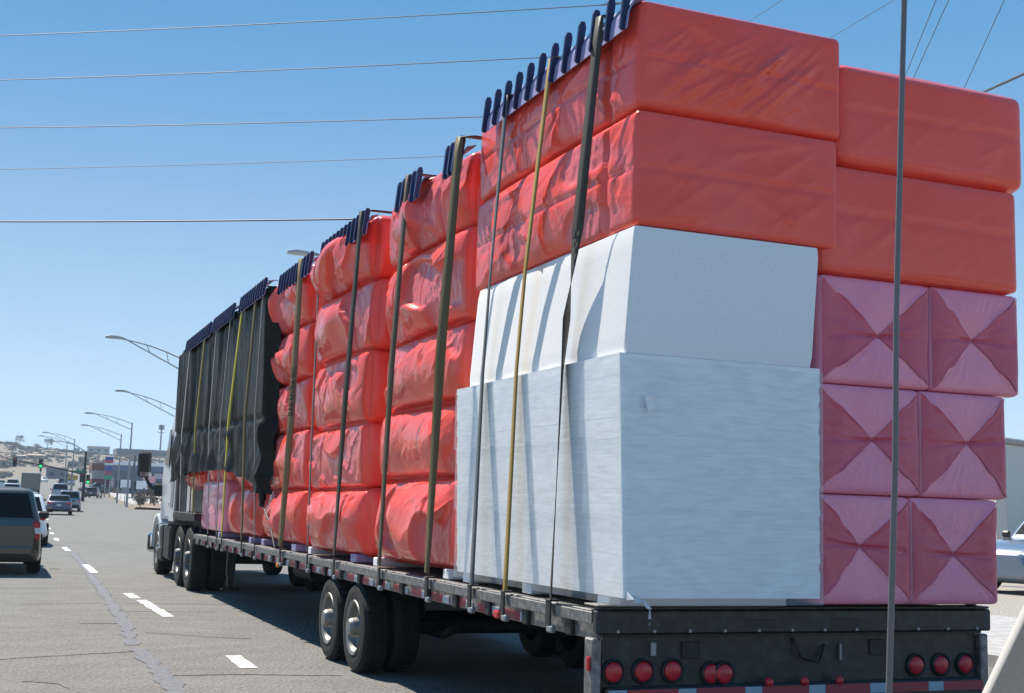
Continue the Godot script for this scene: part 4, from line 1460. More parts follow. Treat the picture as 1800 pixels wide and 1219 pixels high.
	for sd in [-1.0, 1.0]:
		var ls: Vector3 = Vector3(0.15, 0.34, 0.1) if suv else Vector3(0.34, 0.15, 0.12)
		var lp: Vector3 = Vector3(sd * W * 0.86, B - 0.20, hl - 0.06) if suv else Vector3(sd * W * 0.70, B - 0.16, hl - 0.05)
		var l := put("tail_light", boxmesh(ls, 0.03), M.light_red, t, lp)
		if sp.get("clear_band", false):
			put("clear_lens", boxmesh(Vector3(ls.x * 1.05, ls.y * 0.34, ls.z * 1.06), 0.01), M.light_white, l, Vector3.ZERO)
		put("headlight", boxmesh(Vector3(0.34, 0.14, 0.12), 0.03), M.light_white, t, Vector3(sd * W * 0.62, B - 0.36, -hl + 0.10))
		put("mirror", boxmesh(Vector3(0.2, 0.15, 0.1), 0.035), M.black_plastic if sp.get("dark_mirror", true) else paint, t, Vector3(sd * (W + 0.09), B + 0.05, -hl * 0.30))
		for zz in [hl * 0.60, -hl * 0.62]:
			simple_wheel(t, Vector3(sd * (W - 0.10), sp.wheel, zz), sp.wheel, 0.22, sd)
	return t

func simple_wheel(parent: Node3D, where: Vector3, r: float, w: float, side: float) -> void:
	var key := "wheel_%s_%s" % [r, side]
	if not M.has(key):
		var s := st()
		lathe_x(s, [[r * 0.62, -w * 0.5], [r * 0.92, -w * 0.52], [r, -w * 0.36], [r, w * 0.36], [r * 0.92, w * 0.52], [r * 0.62, w * 0.5]], 24)
		var tm := done(s)
		s = st()
		var e := w * 0.46 * side
		lathe_x(s, [[r * 0.64, e + side * 0.012], [r * 0.56, e], [r * 0.3, e - side * 0.03], [r * 0.2, e + side * 0.01], [0.001, e + side * 0.015]], 20)
		M[key] = [tm, done(s)]
	var tyre := put("wheel", M[key][0], M.rubber, parent, where)
	put("rim", M[key][1], M.alloy, tyre)

func on_road(x: float, d: float) -> Vector3:
	return Vector3(x, land(x, -d), -d)

func yaw(d: float) -> float:
	return -atan2(bend(-d - 5.0) - bend(-d + 5.0), 10.0)

func build_traffic() -> void:
	var suv := {"len": 4.8, "wid": 1.92, "high": 1.56, "belt": 1.0, "paint": Color(0.085, 0.075, 0.05), "style": "suv", "wheel": 0.37, "clear_band": true, "dark_bumper": false, "metal": 0.1}
	var c := car("sport_utility_car", "dark khaki utility car driving ahead in the same lane", "car", Vector3(-0.10, 0, -26.9), 0.0, suv)
	var roof := put("roof_rack", boxmesh(Vector3(1.2, 0.03, 0.06), 0.01), M.galvanised, c, Vector3(0, 1.575, 0.4))
	roof.set_meta("label", "thin grey bar across the roof")
	var white := {"len": 4.7, "wid": 1.84, "high": 1.5, "belt": 0.98, "paint": Color(0.72, 0.73, 0.74), "style": "sedan", "wheel": 0.33, "metal": 0.0, "dark_bumper": false}
	car("white_car", "white car half hidden in front of the dark khaki utility car", "car", on_road(0.60, 41.0), yaw(41), white)
	var blue := {"len": 4.6, "wid": 1.8, "high": 1.42, "belt": 0.96, "paint": Color(0.03, 0.045, 0.10), "style": "sedan", "wheel": 0.32, "dark_bumper": false}
	car("blue_sedan", "dark blue sedan with its brake lights lit", "car", on_road(4.3, 97.0), yaw(97), blue)
	var grey := {"len": 4.6, "wid": 1.84, "high": 1.66, "belt": 1.04, "paint": Color(0.22, 0.24, 0.28), "style": "suv", "wheel": 0.35}
	car("grey_crossover", "grey crossover beside the dark blue sedan", "car", on_road(5.75, 112.0), yaw(112), grey)
	var silver := {"len": 5.0, "wid": 1.95, "high": 1.85, "belt": 1.12, "paint": Color(0.33, 0.36, 0.42), "style": "suv", "wheel": 0.39}
	car("silver_sport_utility_car", "silver grey utility car ahead of the dark blue sedan", "car", on_road(7.0, 157.0), yaw(157), silver)
	silver.paint = Color(0.05, 0.055, 0.065)
	car("dark_sport_utility_car", "dark utility car far up the road before the white one", "car", on_road(13.3, 290.0), yaw(290), silver)
	silver.paint = Color(0.6, 0.62, 0.64)
	car("white_sport_utility_car", "white utility car far up the road beside the dark one", "car", on_road(15.9, 310.0), yaw(310), silver)
	blue.paint = Color(0.015, 0.016, 0.02)
	var vc := at(163.5, 876, 190.0)
	car("black_hatchback", "black car leaving into the right turn lane by the signal pole", "car", Vector3(vc.x, land(vc.x, -190), -190.0), -0.25, {"len": 4.3, "wid": 1.78, "high": 1.5, "belt": 0.95, "paint": Color(0.02, 0.022, 0.03), "style": "suv", "wheel": 0.33})
	# the queue in the left lanes
	var q1 := at(21, 870, 140.0)
	car("white_pickup_car", "white utility car beyond the roof of the dark khaki one", "car", Vector3(q1.x, land(q1.x, -140), -140), yaw(140), {"len": 5.0, "wid": 1.95, "high": 1.85, "belt": 1.12, "paint": Color(0.7, 0.7, 0.7), "style": "suv", "wheel": 0.38, "metal": 0.0})
	var q2 := at(22, 855, 210.0)
	car("grey_van", "grey utility car beyond the white one in the left lane", "car", Vector3(q2.x, land(q2.x, -210), -210), yaw(210), {"len": 5.0, "wid": 1.95, "high": 1.95, "belt": 1.12, "paint": Color(0.3, 0.32, 0.33), "style": "suv", "wheel": 0.38})
	var q3 := at(49, 885, 105.0)
	car("grey_sedan", "grey car in front of the box truck", "car", Vector3(q3.x, land(q3.x, -105), -105), yaw(105), {"len": 4.6, "wid": 1.8, "high": 1.5, "belt": 0.98, "paint": Color(0.3, 0.31, 0.34), "style": "sedan", "wheel": 0.33})
	var q4 := at(77, 850, 390.0)
	car("white_sedan", "white car coming down the hill towards the crossing", "car", Vector3(q4.x, land(q4.x, -390), -390), yaw(390) + PI, white)
	var q5 := at(-2, 846, 260.0)
	car("pale_sedan", "pale car at the far left of the crossing", "car", Vector3(q5.x, land(q5.x, -260), -260), PI / 2, white)
	var q6 := at(167, 860, 232.0)
	car("black_pickup", "black pickup parked in front of the red fronted shop", "car", Vector3(q6.x, land(q6.x, -232), -232), PI / 2 + 0.2, {"len": 5.6, "wid": 2.0, "high": 1.85, "belt": 1.1, "paint": Color(0.015, 0.016, 0.02), "style": "pickup", "wheel": 0.4})
	# box truck
	var bt := at(52, 872, 185.0)
	var t := thing("box_truck", "tan box truck waiting in the left lane", "truck", Vector3(bt.x, land(bt.x, -185), -185), yaw(185))
	put("cargo_box", boxmesh(Vector3(2.4, 2.25, 4.6), 0.04), mat("box_tan", Color(0.17, 0.15, 0.11), 0.6), t, Vector3(0, 1.82, 0.0))
	put("roof_edge", boxmesh(Vector3(2.46, 0.10, 4.66), 0.03), M.light_white, t, Vector3(0, 2.95, 0.0))
	put("roll_door", boxmesh(Vector3(2.1, 1.9, 0.03), 0.005), mat("door_tan", Color(0.2, 0.18, 0.135), 0.6), t, Vector3(0, 1.78, 2.31))
	put("cab", boxmesh(Vector3(2.1, 1.7, 1.8), 0.15), M.light_white, t, Vector3(0, 1.45, -3.25))
	put("bumper", boxmesh(Vector3(2.3, 0.14, 0.12), 0.02), M.steel_dark, t, Vector3(0, 0.5, 2.3))
	for sd in [-1.0, 1.0]:
		put("tail_light", boxmesh(Vector3(0.12, 0.16, 0.04), 0.01), M.light_red, t, Vector3(sd * 1.05, 0.68, 2.34))
		for zz in [1.3, -3.2]:
			simple_wheel(t, Vector3(sd * 0.98, 0.45, zz), 0.45, 0.3, sd)

# ---------------------------------------------------------------- roadside
func street_lamp(label: String, head: Vector3, pole: Vector3, shown := true) -> void:
	# a tall pole, a two-bar arm reaching over the road and a flat luminaire
	var base := Vector3(pole.x, land(pole.x, pole.z), pole.z)
	var t := thing("street_lamp", label, "street lamp", base, 0.0, "street lamps on the right side of the road")
	var top := Vector3(0, pole.y - base.y, 0)
	var hd := head - base
	put("pole", tubemesh([Vector3(0, 0, 0), top * 0.5, top], 0.12, 0.065, 10), M.galvanised, t)
	var s := st()
	var side := (hd - top)
	var pts := []
	var low := []
	for k in 9:
		var f := k / 8.0
		pts.append(top + Vector3(0, -0.15, 0) + side * f + Vector3(0, 0.15 * f + 0.35 * sin(f * PI) * 0.6, 0))
		low.append(top + Vector3(0, -0.75 * (1.0 - f), 0) + side * f * 0.92 + Vector3(0, 0.12 * f, 0))
	tube(s, pts, 0.035, 0.03, 6)
	tube(s, low, 0.035, 0.03, 6)
	for k in [3, 5]:
		tube(s, [pts[k], low[k]], 0.02, -1, 5)
	put("arm", done(s), M.galvanised, t)
	s = st()
	var dirv := Vector3(side.x, 0, side.z).normalized()
	var b := Basis(dirv, Vector3.UP, dirv.cross(Vector3.UP))
	loft(s, [ring(0.35, -0.05, 0.05, 0.05, 0.05, 0.03), ring(0.15, -0.06, 0.1, 0.13, 0.11, 0.05), ring(-0.2, -0.06, 0.12, 0.17, 0.14, 0.05), ring(-0.5, -0.05, 0.06, 0.08, 0.06, 0.03)])
	var hm := put("luminaire", done(s), mat("lamp_grey", Color(0.42, 0.43, 0.42), 0.5), t, hd)
	hm.basis = Basis(dirv.cross(Vector3.UP) * -1.0, Vector3.UP, -dirv)

func build_roadside() -> void:
	# lamps: the head's place in the photograph and its usual height give the distance
	var lamps := [[530, 446, 42.0, 790, 500, "near lamp whose head shows above the red bales"], [203, 594, 66.0, 345, 640, "beside the tarp, tallest of the row"], [214, 688, 98.0, 320, 722, "beside the cab, next beyond the tallest"], [157, 727, 133.0, 232, 743, "lamp on the planted corner, the nearer of two"], [149, 748, 155.0, 213, 764, "lamp on the planted corner, the farther of two"], [80, 761, 185.0, 131, 772, "lamp beyond the signal mast"], [73, 767, 205.0, 118, 778, "farthest lamp beyond the signal mast"]]
	for a in lamps:
		var h := at(a[0], a[1], a[2])
		var p := at(a[3], a[4], a[2])
		street_lamp("street lamp with double arm, %s" % a[5], h, p)
	# signal mast
	var d := 150.0
	var top := at(151, 794, d)
	var base := Vector3(top.x, land(top.x, -d), -d)
	var t := thing("signal_mast", "traffic signal mast with long arm and three signal heads over the crossing", "traffic signal", base)
	put("pole", tubemesh([Vector3.ZERO, top - base], 0.2, 0.12, 10), M.steel_dark, t)
	var am := at(146, 834, d) - base
	var tip := at(18, 808, d) - base
	put("mast_arm", tubemesh([am + (top - base) * 0.0, am.lerp(tip, 0.5) + Vector3(0, 0.1, 0), tip], 0.10, 0.05, 8), M.steel_dark, t)
	var la := []
	for p in [[151, 795], [135, 785], [118, 778], [105, 776], [92, 776.5]]:
		la.append(at(p[0], p[1], d) - base)
	put("lamp_arm", tubemesh(la, 0.06, 0.04, 6), M.galvanised, t)
	put("luminaire", boxmesh(Vector3(0.5, 0.12, 0.3), 0.04), M.galvanised, t, at(91, 776.5, d) - base)
	var green := mat("signal_green", Color(0.02, 0.4, 0.18), 0.4)
	green.emission_enabled = true
	green.emission = Color(0.05, 0.9, 0.45)
	green.emission_energy_multiplier = 1.2
	var red := mat("signal_red", Color(0.35, 0.02, 0.02), 0.4)
	for p in [[25.5, 812, 0], [71, 815, 1], [154, 843, 1], [143, 840, 0]]:
		var c := at(p[0], p[1], d) - base
		var s := st()
		box(s, Vector3.ZERO, Vector3(0.42, 1.05, 0.25), 0.05)
		var hd := put("signal_head", done(s), M.black_plastic, t, c + Vector3(0, 0, 0.15))
		for k in 3:
			var lit: bool = (p[2] == 1 and k == 2)
			s = st()
			lathe_x(s, [[0.14, 0.0], [0.12, 0.03], [0.06, 0.05], [0.001, 0.055]], 14)
			var m: Material = M.black_plastic
			if lit: m = green
			elif p[2] == 0 and k == 0: m = red
			var le := put("lens", done(s), m, hd, Vector3(0, 0.32 - 0.32 * k, 0.126))
			le.basis = Basis(Vector3.UP, -PI / 2)
	put("street_sign", boxmesh(Vector3(1.5, 0.28, 0.03), 0.005), mat("sign_green", Color(0.02, 0.16, 0.09), 0.5), t, at(140, 830, d) - base + Vector3(0, 0, 0.14))
	# far signal post under the green head
	var fp := at(71, 825, 210.0)
	var fb := Vector3(fp.x, land(fp.x, -210.0), -210.0)
	t = thing("signal_post", "thin grey post on the far side of the crossing under the green signal", "post", fb)
	put("pole", tubemesh([Vector3.ZERO, fp - fb], 0.12, 0.08, 8), M.galvanised, t)
	put("head", boxmesh(Vector3(0.3, 0.8, 0.2), 0.04), M.black_plastic, t, fp - fb)
	# planted corner: pavement, soil, shrubs
	var s := st()
	var zs := []
	for k in 15: zs.append(-124.0 - k * 9.0)
	var X := func(z: float, f: float) -> float: return lerpf(10.5 + bend(z) + 2.0 * smooth(-150.0, -124.0, z), 75.0, f)
	sheet(s, [0.0, 0.06, 0.15, 0.3, 0.5, 0.75, 1.0], zs, func(f, z):
		var x: float = X.call(z, f)
		return Vector3(x, land(x, z) + 0.14, z))
	for k in zs.size() - 1:
		var x0: float = X.call(zs[k], 0.0)
		var x1: float = X.call(zs[k + 1], 0.0)
		quad(s, Vector3(x0, land(x0, zs[k]) - 0.1, zs[k]), Vector3(x1, land(x1, zs[k + 1]) - 0.1, zs[k + 1]), Vector3(x1, land(x1, zs[k + 1]) + 0.14, zs[k + 1]), Vector3(x0, land(x0, zs[k]) + 0.14, zs[k]))
	for k in 10:
		var a: float = lerpf(X.call(-124.0, 0.0), 75.0, k / 10.0)
		var b: float = lerpf(X.call(-124.0, 0.0), 75.0, (k + 1) / 10.0)
		quad(s, Vector3(b, land(b, -124) - 0.1, -124.0), Vector3(a, land(a, -124) - 0.1, -124.0), Vector3(a, land(a, -124) + 0.14, -124.0), Vector3(b, land(b, -124) + 0.14, -124.0))
	struct("corner_pavement", done(s), M.concrete)
	s = st()
	var bed := [12.4, 14.8, 18.0, 24.0, 34.0, 60.0]
	sheet(s, bed, [-127.0, -133.0, -140.0, -148.0, -156.0], func(x, z):
		var xx: float = x + bend(z) * 0.4 + (0.0 if x > 15.0 else (-140.0 - z) * 0.10)
		return Vector3(xx, land(xx, z) + 0.17, z))
	struct("planting_bed", done(s), M.planter_soil)
	for a in [[246, 890, 130.0, 1.0, "round dark shrub at the edge of the planted corner"], [252, 878, 142.0, 1.3, "dry brown bush in the planted corner"], [264, 868, 150.0, 2.2, "tall thin brown bush beside the cab mirror"], [243, 876, 148.0, 1.6, "low dry grass tuft in the planted corner"], [272, 872, 140.0, 1.2, "dry bush next to the truck's hood"], [205, 862, 222.0, 1.4, "clipped yellow green hedge in front of the shop"]]:
		var p := at(a[0], a[1], a[2])
		p.y = land(p.x, p.z) + 0.15
		shrub(a[4], p, a[3], int(a[0]))
	for a in [[218, 888, 131.0, 1.2], [141, 855, 190.0, 2.5]]:
		var p := at(a[0], a[1], a[2])
		p.y = land(p.x, p.z) + 0.14
		var q := thing("sign_post", "small sign on a thin post %s" % ("beside the planted corner" if a[0] > 200 else "near the signal mast"), "sign", p)
		put("post", tubemesh([Vector3.ZERO, Vector3(0, a[3] + 0.5, 0)], 0.04, -1, 6), M.galvanised, q)
		put("plate", boxmesh(Vector3(0.6, 0.5, 0.02), 0.004), M.light_white if a[0] < 200 else M.galvanised, q, Vector3(0, a[3] + 0.4, 0.05))
	# --- fuel station
	var gd := 232.0
	var y0 := at(240, 866, gd).y
	var c := at(250, 866, gd)
	t = thing("fuel_station_shop", "low blue and white fuel station shop with a white roof edge", "building", Vector3(c.x, land(c.x, -gd), -gd))
	var wid := 12.0
	put("wall", boxmesh(Vector3(wid, 4.2, 9.0), 0.02), mat("shop_wall", Color(0.13, 0.135, 0.17), 0.8), t, Vector3(1.0, 2.1, -4.5))
	put("fascia", boxmesh(Vector3(wid + 0.6, 0.9, 9.6), 0.03), mat("shop_blue", Color(0.13, 0.15, 0.24), 0.5), t, Vector3(1.0, 4.55, -4.5))
	put("roof_edge", boxmesh(Vector3(wid + 0.9, 0.6, 9.9), 0.03), M.light_white, t, Vector3(1.0, 5.3, -4.5))
	for k in 5:
		put("window", boxmesh(Vector3(1.6, 1.7, 0.06), 0.01), M.glass_dark, t, Vector3(-3.8 + k * 2.3, 1.5, 0.02))
	for k in [0, 1]:
		put("poster", boxmesh(Vector3(1.5, 0.9, 0.05), 0.01), mat("poster_pale", Color(0.55, 0.42, 0.45), 0.6), t, Vector3(0.6 + k * 2.0, 3.3, 0.04))
	# red fronted shop on its left
	c = at(184, 863, 240.0)
	t = thing("red_front_shop", "shop with red brick bands and a dark doorway beside the price sign", "building", Vector3(c.x, land(c.x, -240), -240.0))
	put("wall", boxmesh(Vector3(4.8, 4.4, 8.0), 0.02), mat("shop_cream", Color(0.42, 0.38, 0.36), 0.85), t, Vector3(0, 2.2, -4.0))
	put("brick_band", boxmesh(Vector3(4.84, 1.0, 8.04), 0.01), mat("brick_red", Color(0.2, 0.045, 0.05), 0.8), t, Vector3(0, 1.9, -4.0))
	put("roof", boxmesh(Vector3(5.1, 1.3, 8.4), 0.05), mat("roof_red", Color(0.22, 0.085, 0.06), 0.8), t, Vector3(0, 4.6, -4.0))
	for x in [-1.5, 0.2, 1.6]:
		put("window", boxmesh(Vector3(0.8, 1.0, 0.06), 0.01), M.glass_dark, t, Vector3(x, 0.8, 0.02))
	# price sign
	c = at(187.5, 866, 205.0)
	t = thing("price_sign", "tall blue red and green price sign of the fuel station", "sign", Vector3(c.x, land(c.x, -205), -205.0))
	for x in [-0.35, 0.35]:
		put("post", boxmesh(Vector3(0.18, 3.2, 0.18), 0.02), M.galvanised, t, Vector3(x, 1.6, 0))
	var hh := at(187, 803, 205.0).y - land(c.x, -205)
	var cols := [[0.55, Color(0.05, 0.08, 0.3)], [0.45, Color(0.5, 0.06, 0.08)], [0.35, Color(0.7, 0.7, 0.72)], [0.9, Color(0.06, 0.10, 0.28)], [0.6, Color(0.42, 0.08, 0.14)], [0.7, Color(0.04, 0.3, 0.16)]]
	var yy := hh
	for k in cols.size():
		put("panel", boxmesh(Vector3(1.22, cols[k][0] - 0.02, 0.4), 0.02), mat("price_%d" % k, cols[k][1], 0.5), t, Vector3(0, yy - cols[k][0] * 0.5, 0))
		yy -= cols[k][0]
	# canopy over the pumps
	c = at(250, 797, 205.0)
	t = thing("fuel_canopy", "flat grey fuel pump canopy on thin columns", "canopy", Vector3(c.x, land(c.x, -205), -205.0))
	var ch := c.y - land(c.x, -205)
	put("roof", boxmesh(Vector3(9.2, 0.95, 7.0), 0.04), mat("canopy_grey", Color(0.27, 0.28, 0.29), 0.6), t, Vector3(0.6, ch, -2.0))
	put("roof_trim", boxmesh(Vector3(9.3, 0.1, 7.1), 0.02), M.light_white, t, Vector3(0.6, ch + 0.5, -2.0))
	for x in [-1.1, 3.6]:
		put("column", boxmesh(Vector3(0.3, ch - 0.45, 0.3), 0.02), mat("canopy_post", Color(0.12, 0.13, 0.14), 0.6), t, Vector3(x, (ch - 0.45) * 0.5, 0))
	# wall sign boards in front of the lot
	for a in [[220, 853, 190.0, 1.4, 1.2, "white sign board in front of the shop"], [249, 855, 190.0, 1.6, 1.2, "pale sign board next to the cab mirror"], [262, 845, 195.0, 1.8, 1.0, "pinkish banner under the canopy"]]:
		var p := at(a[0], a[1], a[2])
		var q := thing("sign_board", a[5], "sign", Vector3(p.x, land(p.x, p.z) + 0.14, p.z))
		var up := p.y - land(p.x, p.z)
		put("board", boxmesh(Vector3(a[3], a[4], 0.08), 0.01), M.light_white if a[0] < 260 else mat("banner", Color(0.6, 0.3, 0.32), 0.6), q, Vector3(0, up, 0))
		for x in [-0.5, 0.5]:
			put("post", boxmesh(Vector3(0.07, maxf(0.2, up - a[4] * 0.4), 0.06)), M.galvanised, q, Vector3(x, maxf(0.2, up - a[4] * 0.4) * 0.5, -0.08))
	# yellow board and cell tower
	var p := at(128, 840, 250.0)
	var q := thing("yellow_board", "yellow warning board past the signal mast", "sign", Vector3(p.x, land(p.x, -250), -250.0))
	put("board", boxmesh(Vector3(1.7, 0.85, 0.08), 0.01), mat("sign_yellow", Color(0.5, 0.34, 0.03), 0.6), q, Vector3(0, p.y - land(p.x, -250), 0))
	put("post", boxmesh(Vector3(0.1, p.y - land(p.x, -250), 0.1)), M.galvanised, q, Vector3(0, (p.y - land(p.x, -250)) * 0.5, -0.1))
	p = at(284, 747, 420.0)
	q = thing("cell_tower", "slim cell tower with antennas on the skyline beside the cab", "tower", Vector3(p.x, land(p.x, -420), -420.0))
	var th := p.y - land(p.x, -420)
	put("mast", tubemesh([Vector3.ZERO, Vector3(0, th, 0)], 0.35, 0.2, 8), M.galvanised, q)
	for k in 6:
		var a := TAU * k / 6.0
		put("antenna", boxmesh(Vector3(0.25, 1.6, 0.15), 0.03), M.galvanised, q, Vector3(cos(a) * 0.8, th - 0.9, sin(a) * 0.8))
		put("antenna", boxmesh(Vector3(0.9, 0.12, 0.12), 0.02), M.galvanised, q, Vector3(cos(a) * 0.9, th - 2.6, sin(a) * 0.9))
	# far right beyond the pavement: a parked van and a wall, seen past the load
	car("parked_van", "pale blue parked car beyond the gravel on the far side of the trailer", "car", Vector3(21.6, 0.02, -20.8), PI / 2 + 0.15, {"len": 5.2, "wid": 2.0, "high": 2.0, "belt": 1.15, "paint": Color(0.16, 0.21, 0.29), "style": "van", "wheel": 0.36})
	q = thing("garden_wall", "cream plastered wall behind the parked car", "wall", Vector3(34.0, 0.02, -29.0), 0.4)
	put("wall_panel", boxmesh(Vector3(24.0, 3.4, 0.3), 0.03), mat("cream_wall", Color(0.62, 0.6, 0.54), 0.9), q, Vector3(0, 1.7, 0))
	put("coping", boxmesh(Vector3(24.1, 0.14, 0.44), 0.03), M.concrete, q, Vector3(0, 3.47, 0))

func shrub(label: String, where: Vector3, size: float, seed_: int) -> void:
	var t := thing("shrub", label, "shrub", where, 0.0, "shrubs on the planted corner")
	rng.seed = seed_
	var s := st()
	for k in 7:
		var a := rng.randf() * TAU
		var tip := Vector3(cos(a) * size * 0.4, size * rng.randf_range(0.5, 0.9), sin(a) * size * 0.4)
		tube(s, [Vector3.ZERO, tip * 0.5 + Vector3(0, size * 0.05, 0), tip], 0.03, 0.008, 5)
	put("stem", done(s), mat("twig", Color(0.10, 0.07, 0.05), 0.9), t)
	s = st()
	s.set_smooth_group(-1)
	for k in 420:
		var d := Vector3(rng.randfn(), rng.randfn(), rng.randfn()).normalized() * pow(rng.randf(), 0.4)
		var lob := 0.8 + 0.35 * soft.get_noise_3d(d.x * 2.0, d.y * 2.0, seed_ * 1.0)
		var p := Vector3(d.x * size * 0.55 * lob, size * 0.52 + d.y * size * 0.46 * lob, d.z * size * 0.55 * lob)
		var b := Basis.from_euler(Vector3(rng.randf() * TAU, rng.randf() * TAU, rng.randf() * TAU))
		var e := size * rng.randf_range(0.035, 0.075)
		tri(s, p + b * Vector3(0, e, 0), p + b * Vector3(e * 0.8, -e, 0), p + b * Vector3(-e * 0.8, -e * 0.6, 0))
	var tone := Color(0.15, 0.115, 0.075)
	if label.contains("round dark"): tone = Color(0.05, 0.045, 0.035)
	elif label.contains("yellow"): tone = Color(0.18, 0.17, 0.04)
	put("foliage", done(s), mat("leaf_%s" % str(tone), tone, 0.9), t)

# ---------------------------------------------------------------- hill
# the distance at which the ground meets the line of sight through a pixel, nearest to a first guess
func settle(px: float, py: float, guess: float) -> float:
	var best := guess
	var err := 1e9
	var d := guess * 0.6
	while d < guess * 1.5:
		var p := at(px, py, d)
		var e := absf(land(p.x, -d) - p.y) + absf(d - guess) * 0.0015
		if e < err:
			err = e; best = d
		d += guess * 0.005
	return best

func house(called: String, label: String, px0: float, px1: float, ytop: float, ybot: float, d: float, wall: Color, roofc: Color, style: int) -> void:
	d = settle((px0 + px1) * 0.5, ybot, d)
	var a := at(px0, ybot, d)
	var b := at(px1, ybot, d)
	var top := at((px0 + px1) * 0.5, ytop, d)
	var c := (a + b) * 0.5
	var ground: float = minf(land(c.x, -d), c.y)
	var w := b.x - a.x
	var hgt := maxf(2.0, top.y - ground)
	var t := thing(called, label, "building", Vector3(c.x, ground, -d), 0.0, "buildings on the hillside")
	put("wall", boxmesh(Vector3(w, hgt * 0.82, w * 0.5), 0.02), mat("wall_%s" % str(wall), wall, 0.9), t, Vector3(0, hgt * 0.41, -w * 0.25))
	var s := st()
	if style == 1:
		poly_prism(s, [Vector3(-w * 0.53, hgt * 0.8, 0.2), Vector3(-w * 0.42, hgt, -w * 0.25), Vector3(w * 0.42, hgt, -w * 0.25), Vector3(w * 0.53, hgt * 0.8, 0.2)], Vector3(0, -0.1, -0.2))
		poly_prism(s, [Vector3(w * 0.53, hgt * 0.8, -w * 0.5 - 0.2), Vector3(w * 0.42, hgt, -w * 0.25), Vector3(-w * 0.42, hgt, -w * 0.25), Vector3(-w * 0.53, hgt * 0.8, -w * 0.5 - 0.2)], Vector3(0, -0.1, 0.2))
	else:
		box(s, Vector3(0, hgt * 0.9, -w * 0.25), Vector3(w * 1.03, hgt * 0.2, w * 0.53), 0.05)
	put("roof", done(s), mat("roof_%s" % str(roofc), roofc, 0.85), t)
	var n := maxi(2, int(w / 4.0))
	for k in n:
		put("window", boxmesh(Vector3(w / n * 0.42, hgt * 0.3, 0.1), 0.01), M.glass_dark, t, Vector3(lerpf(-w * 0.5, w * 0.5, (k + 0.5) / n), hgt * 0.42, 0.03))

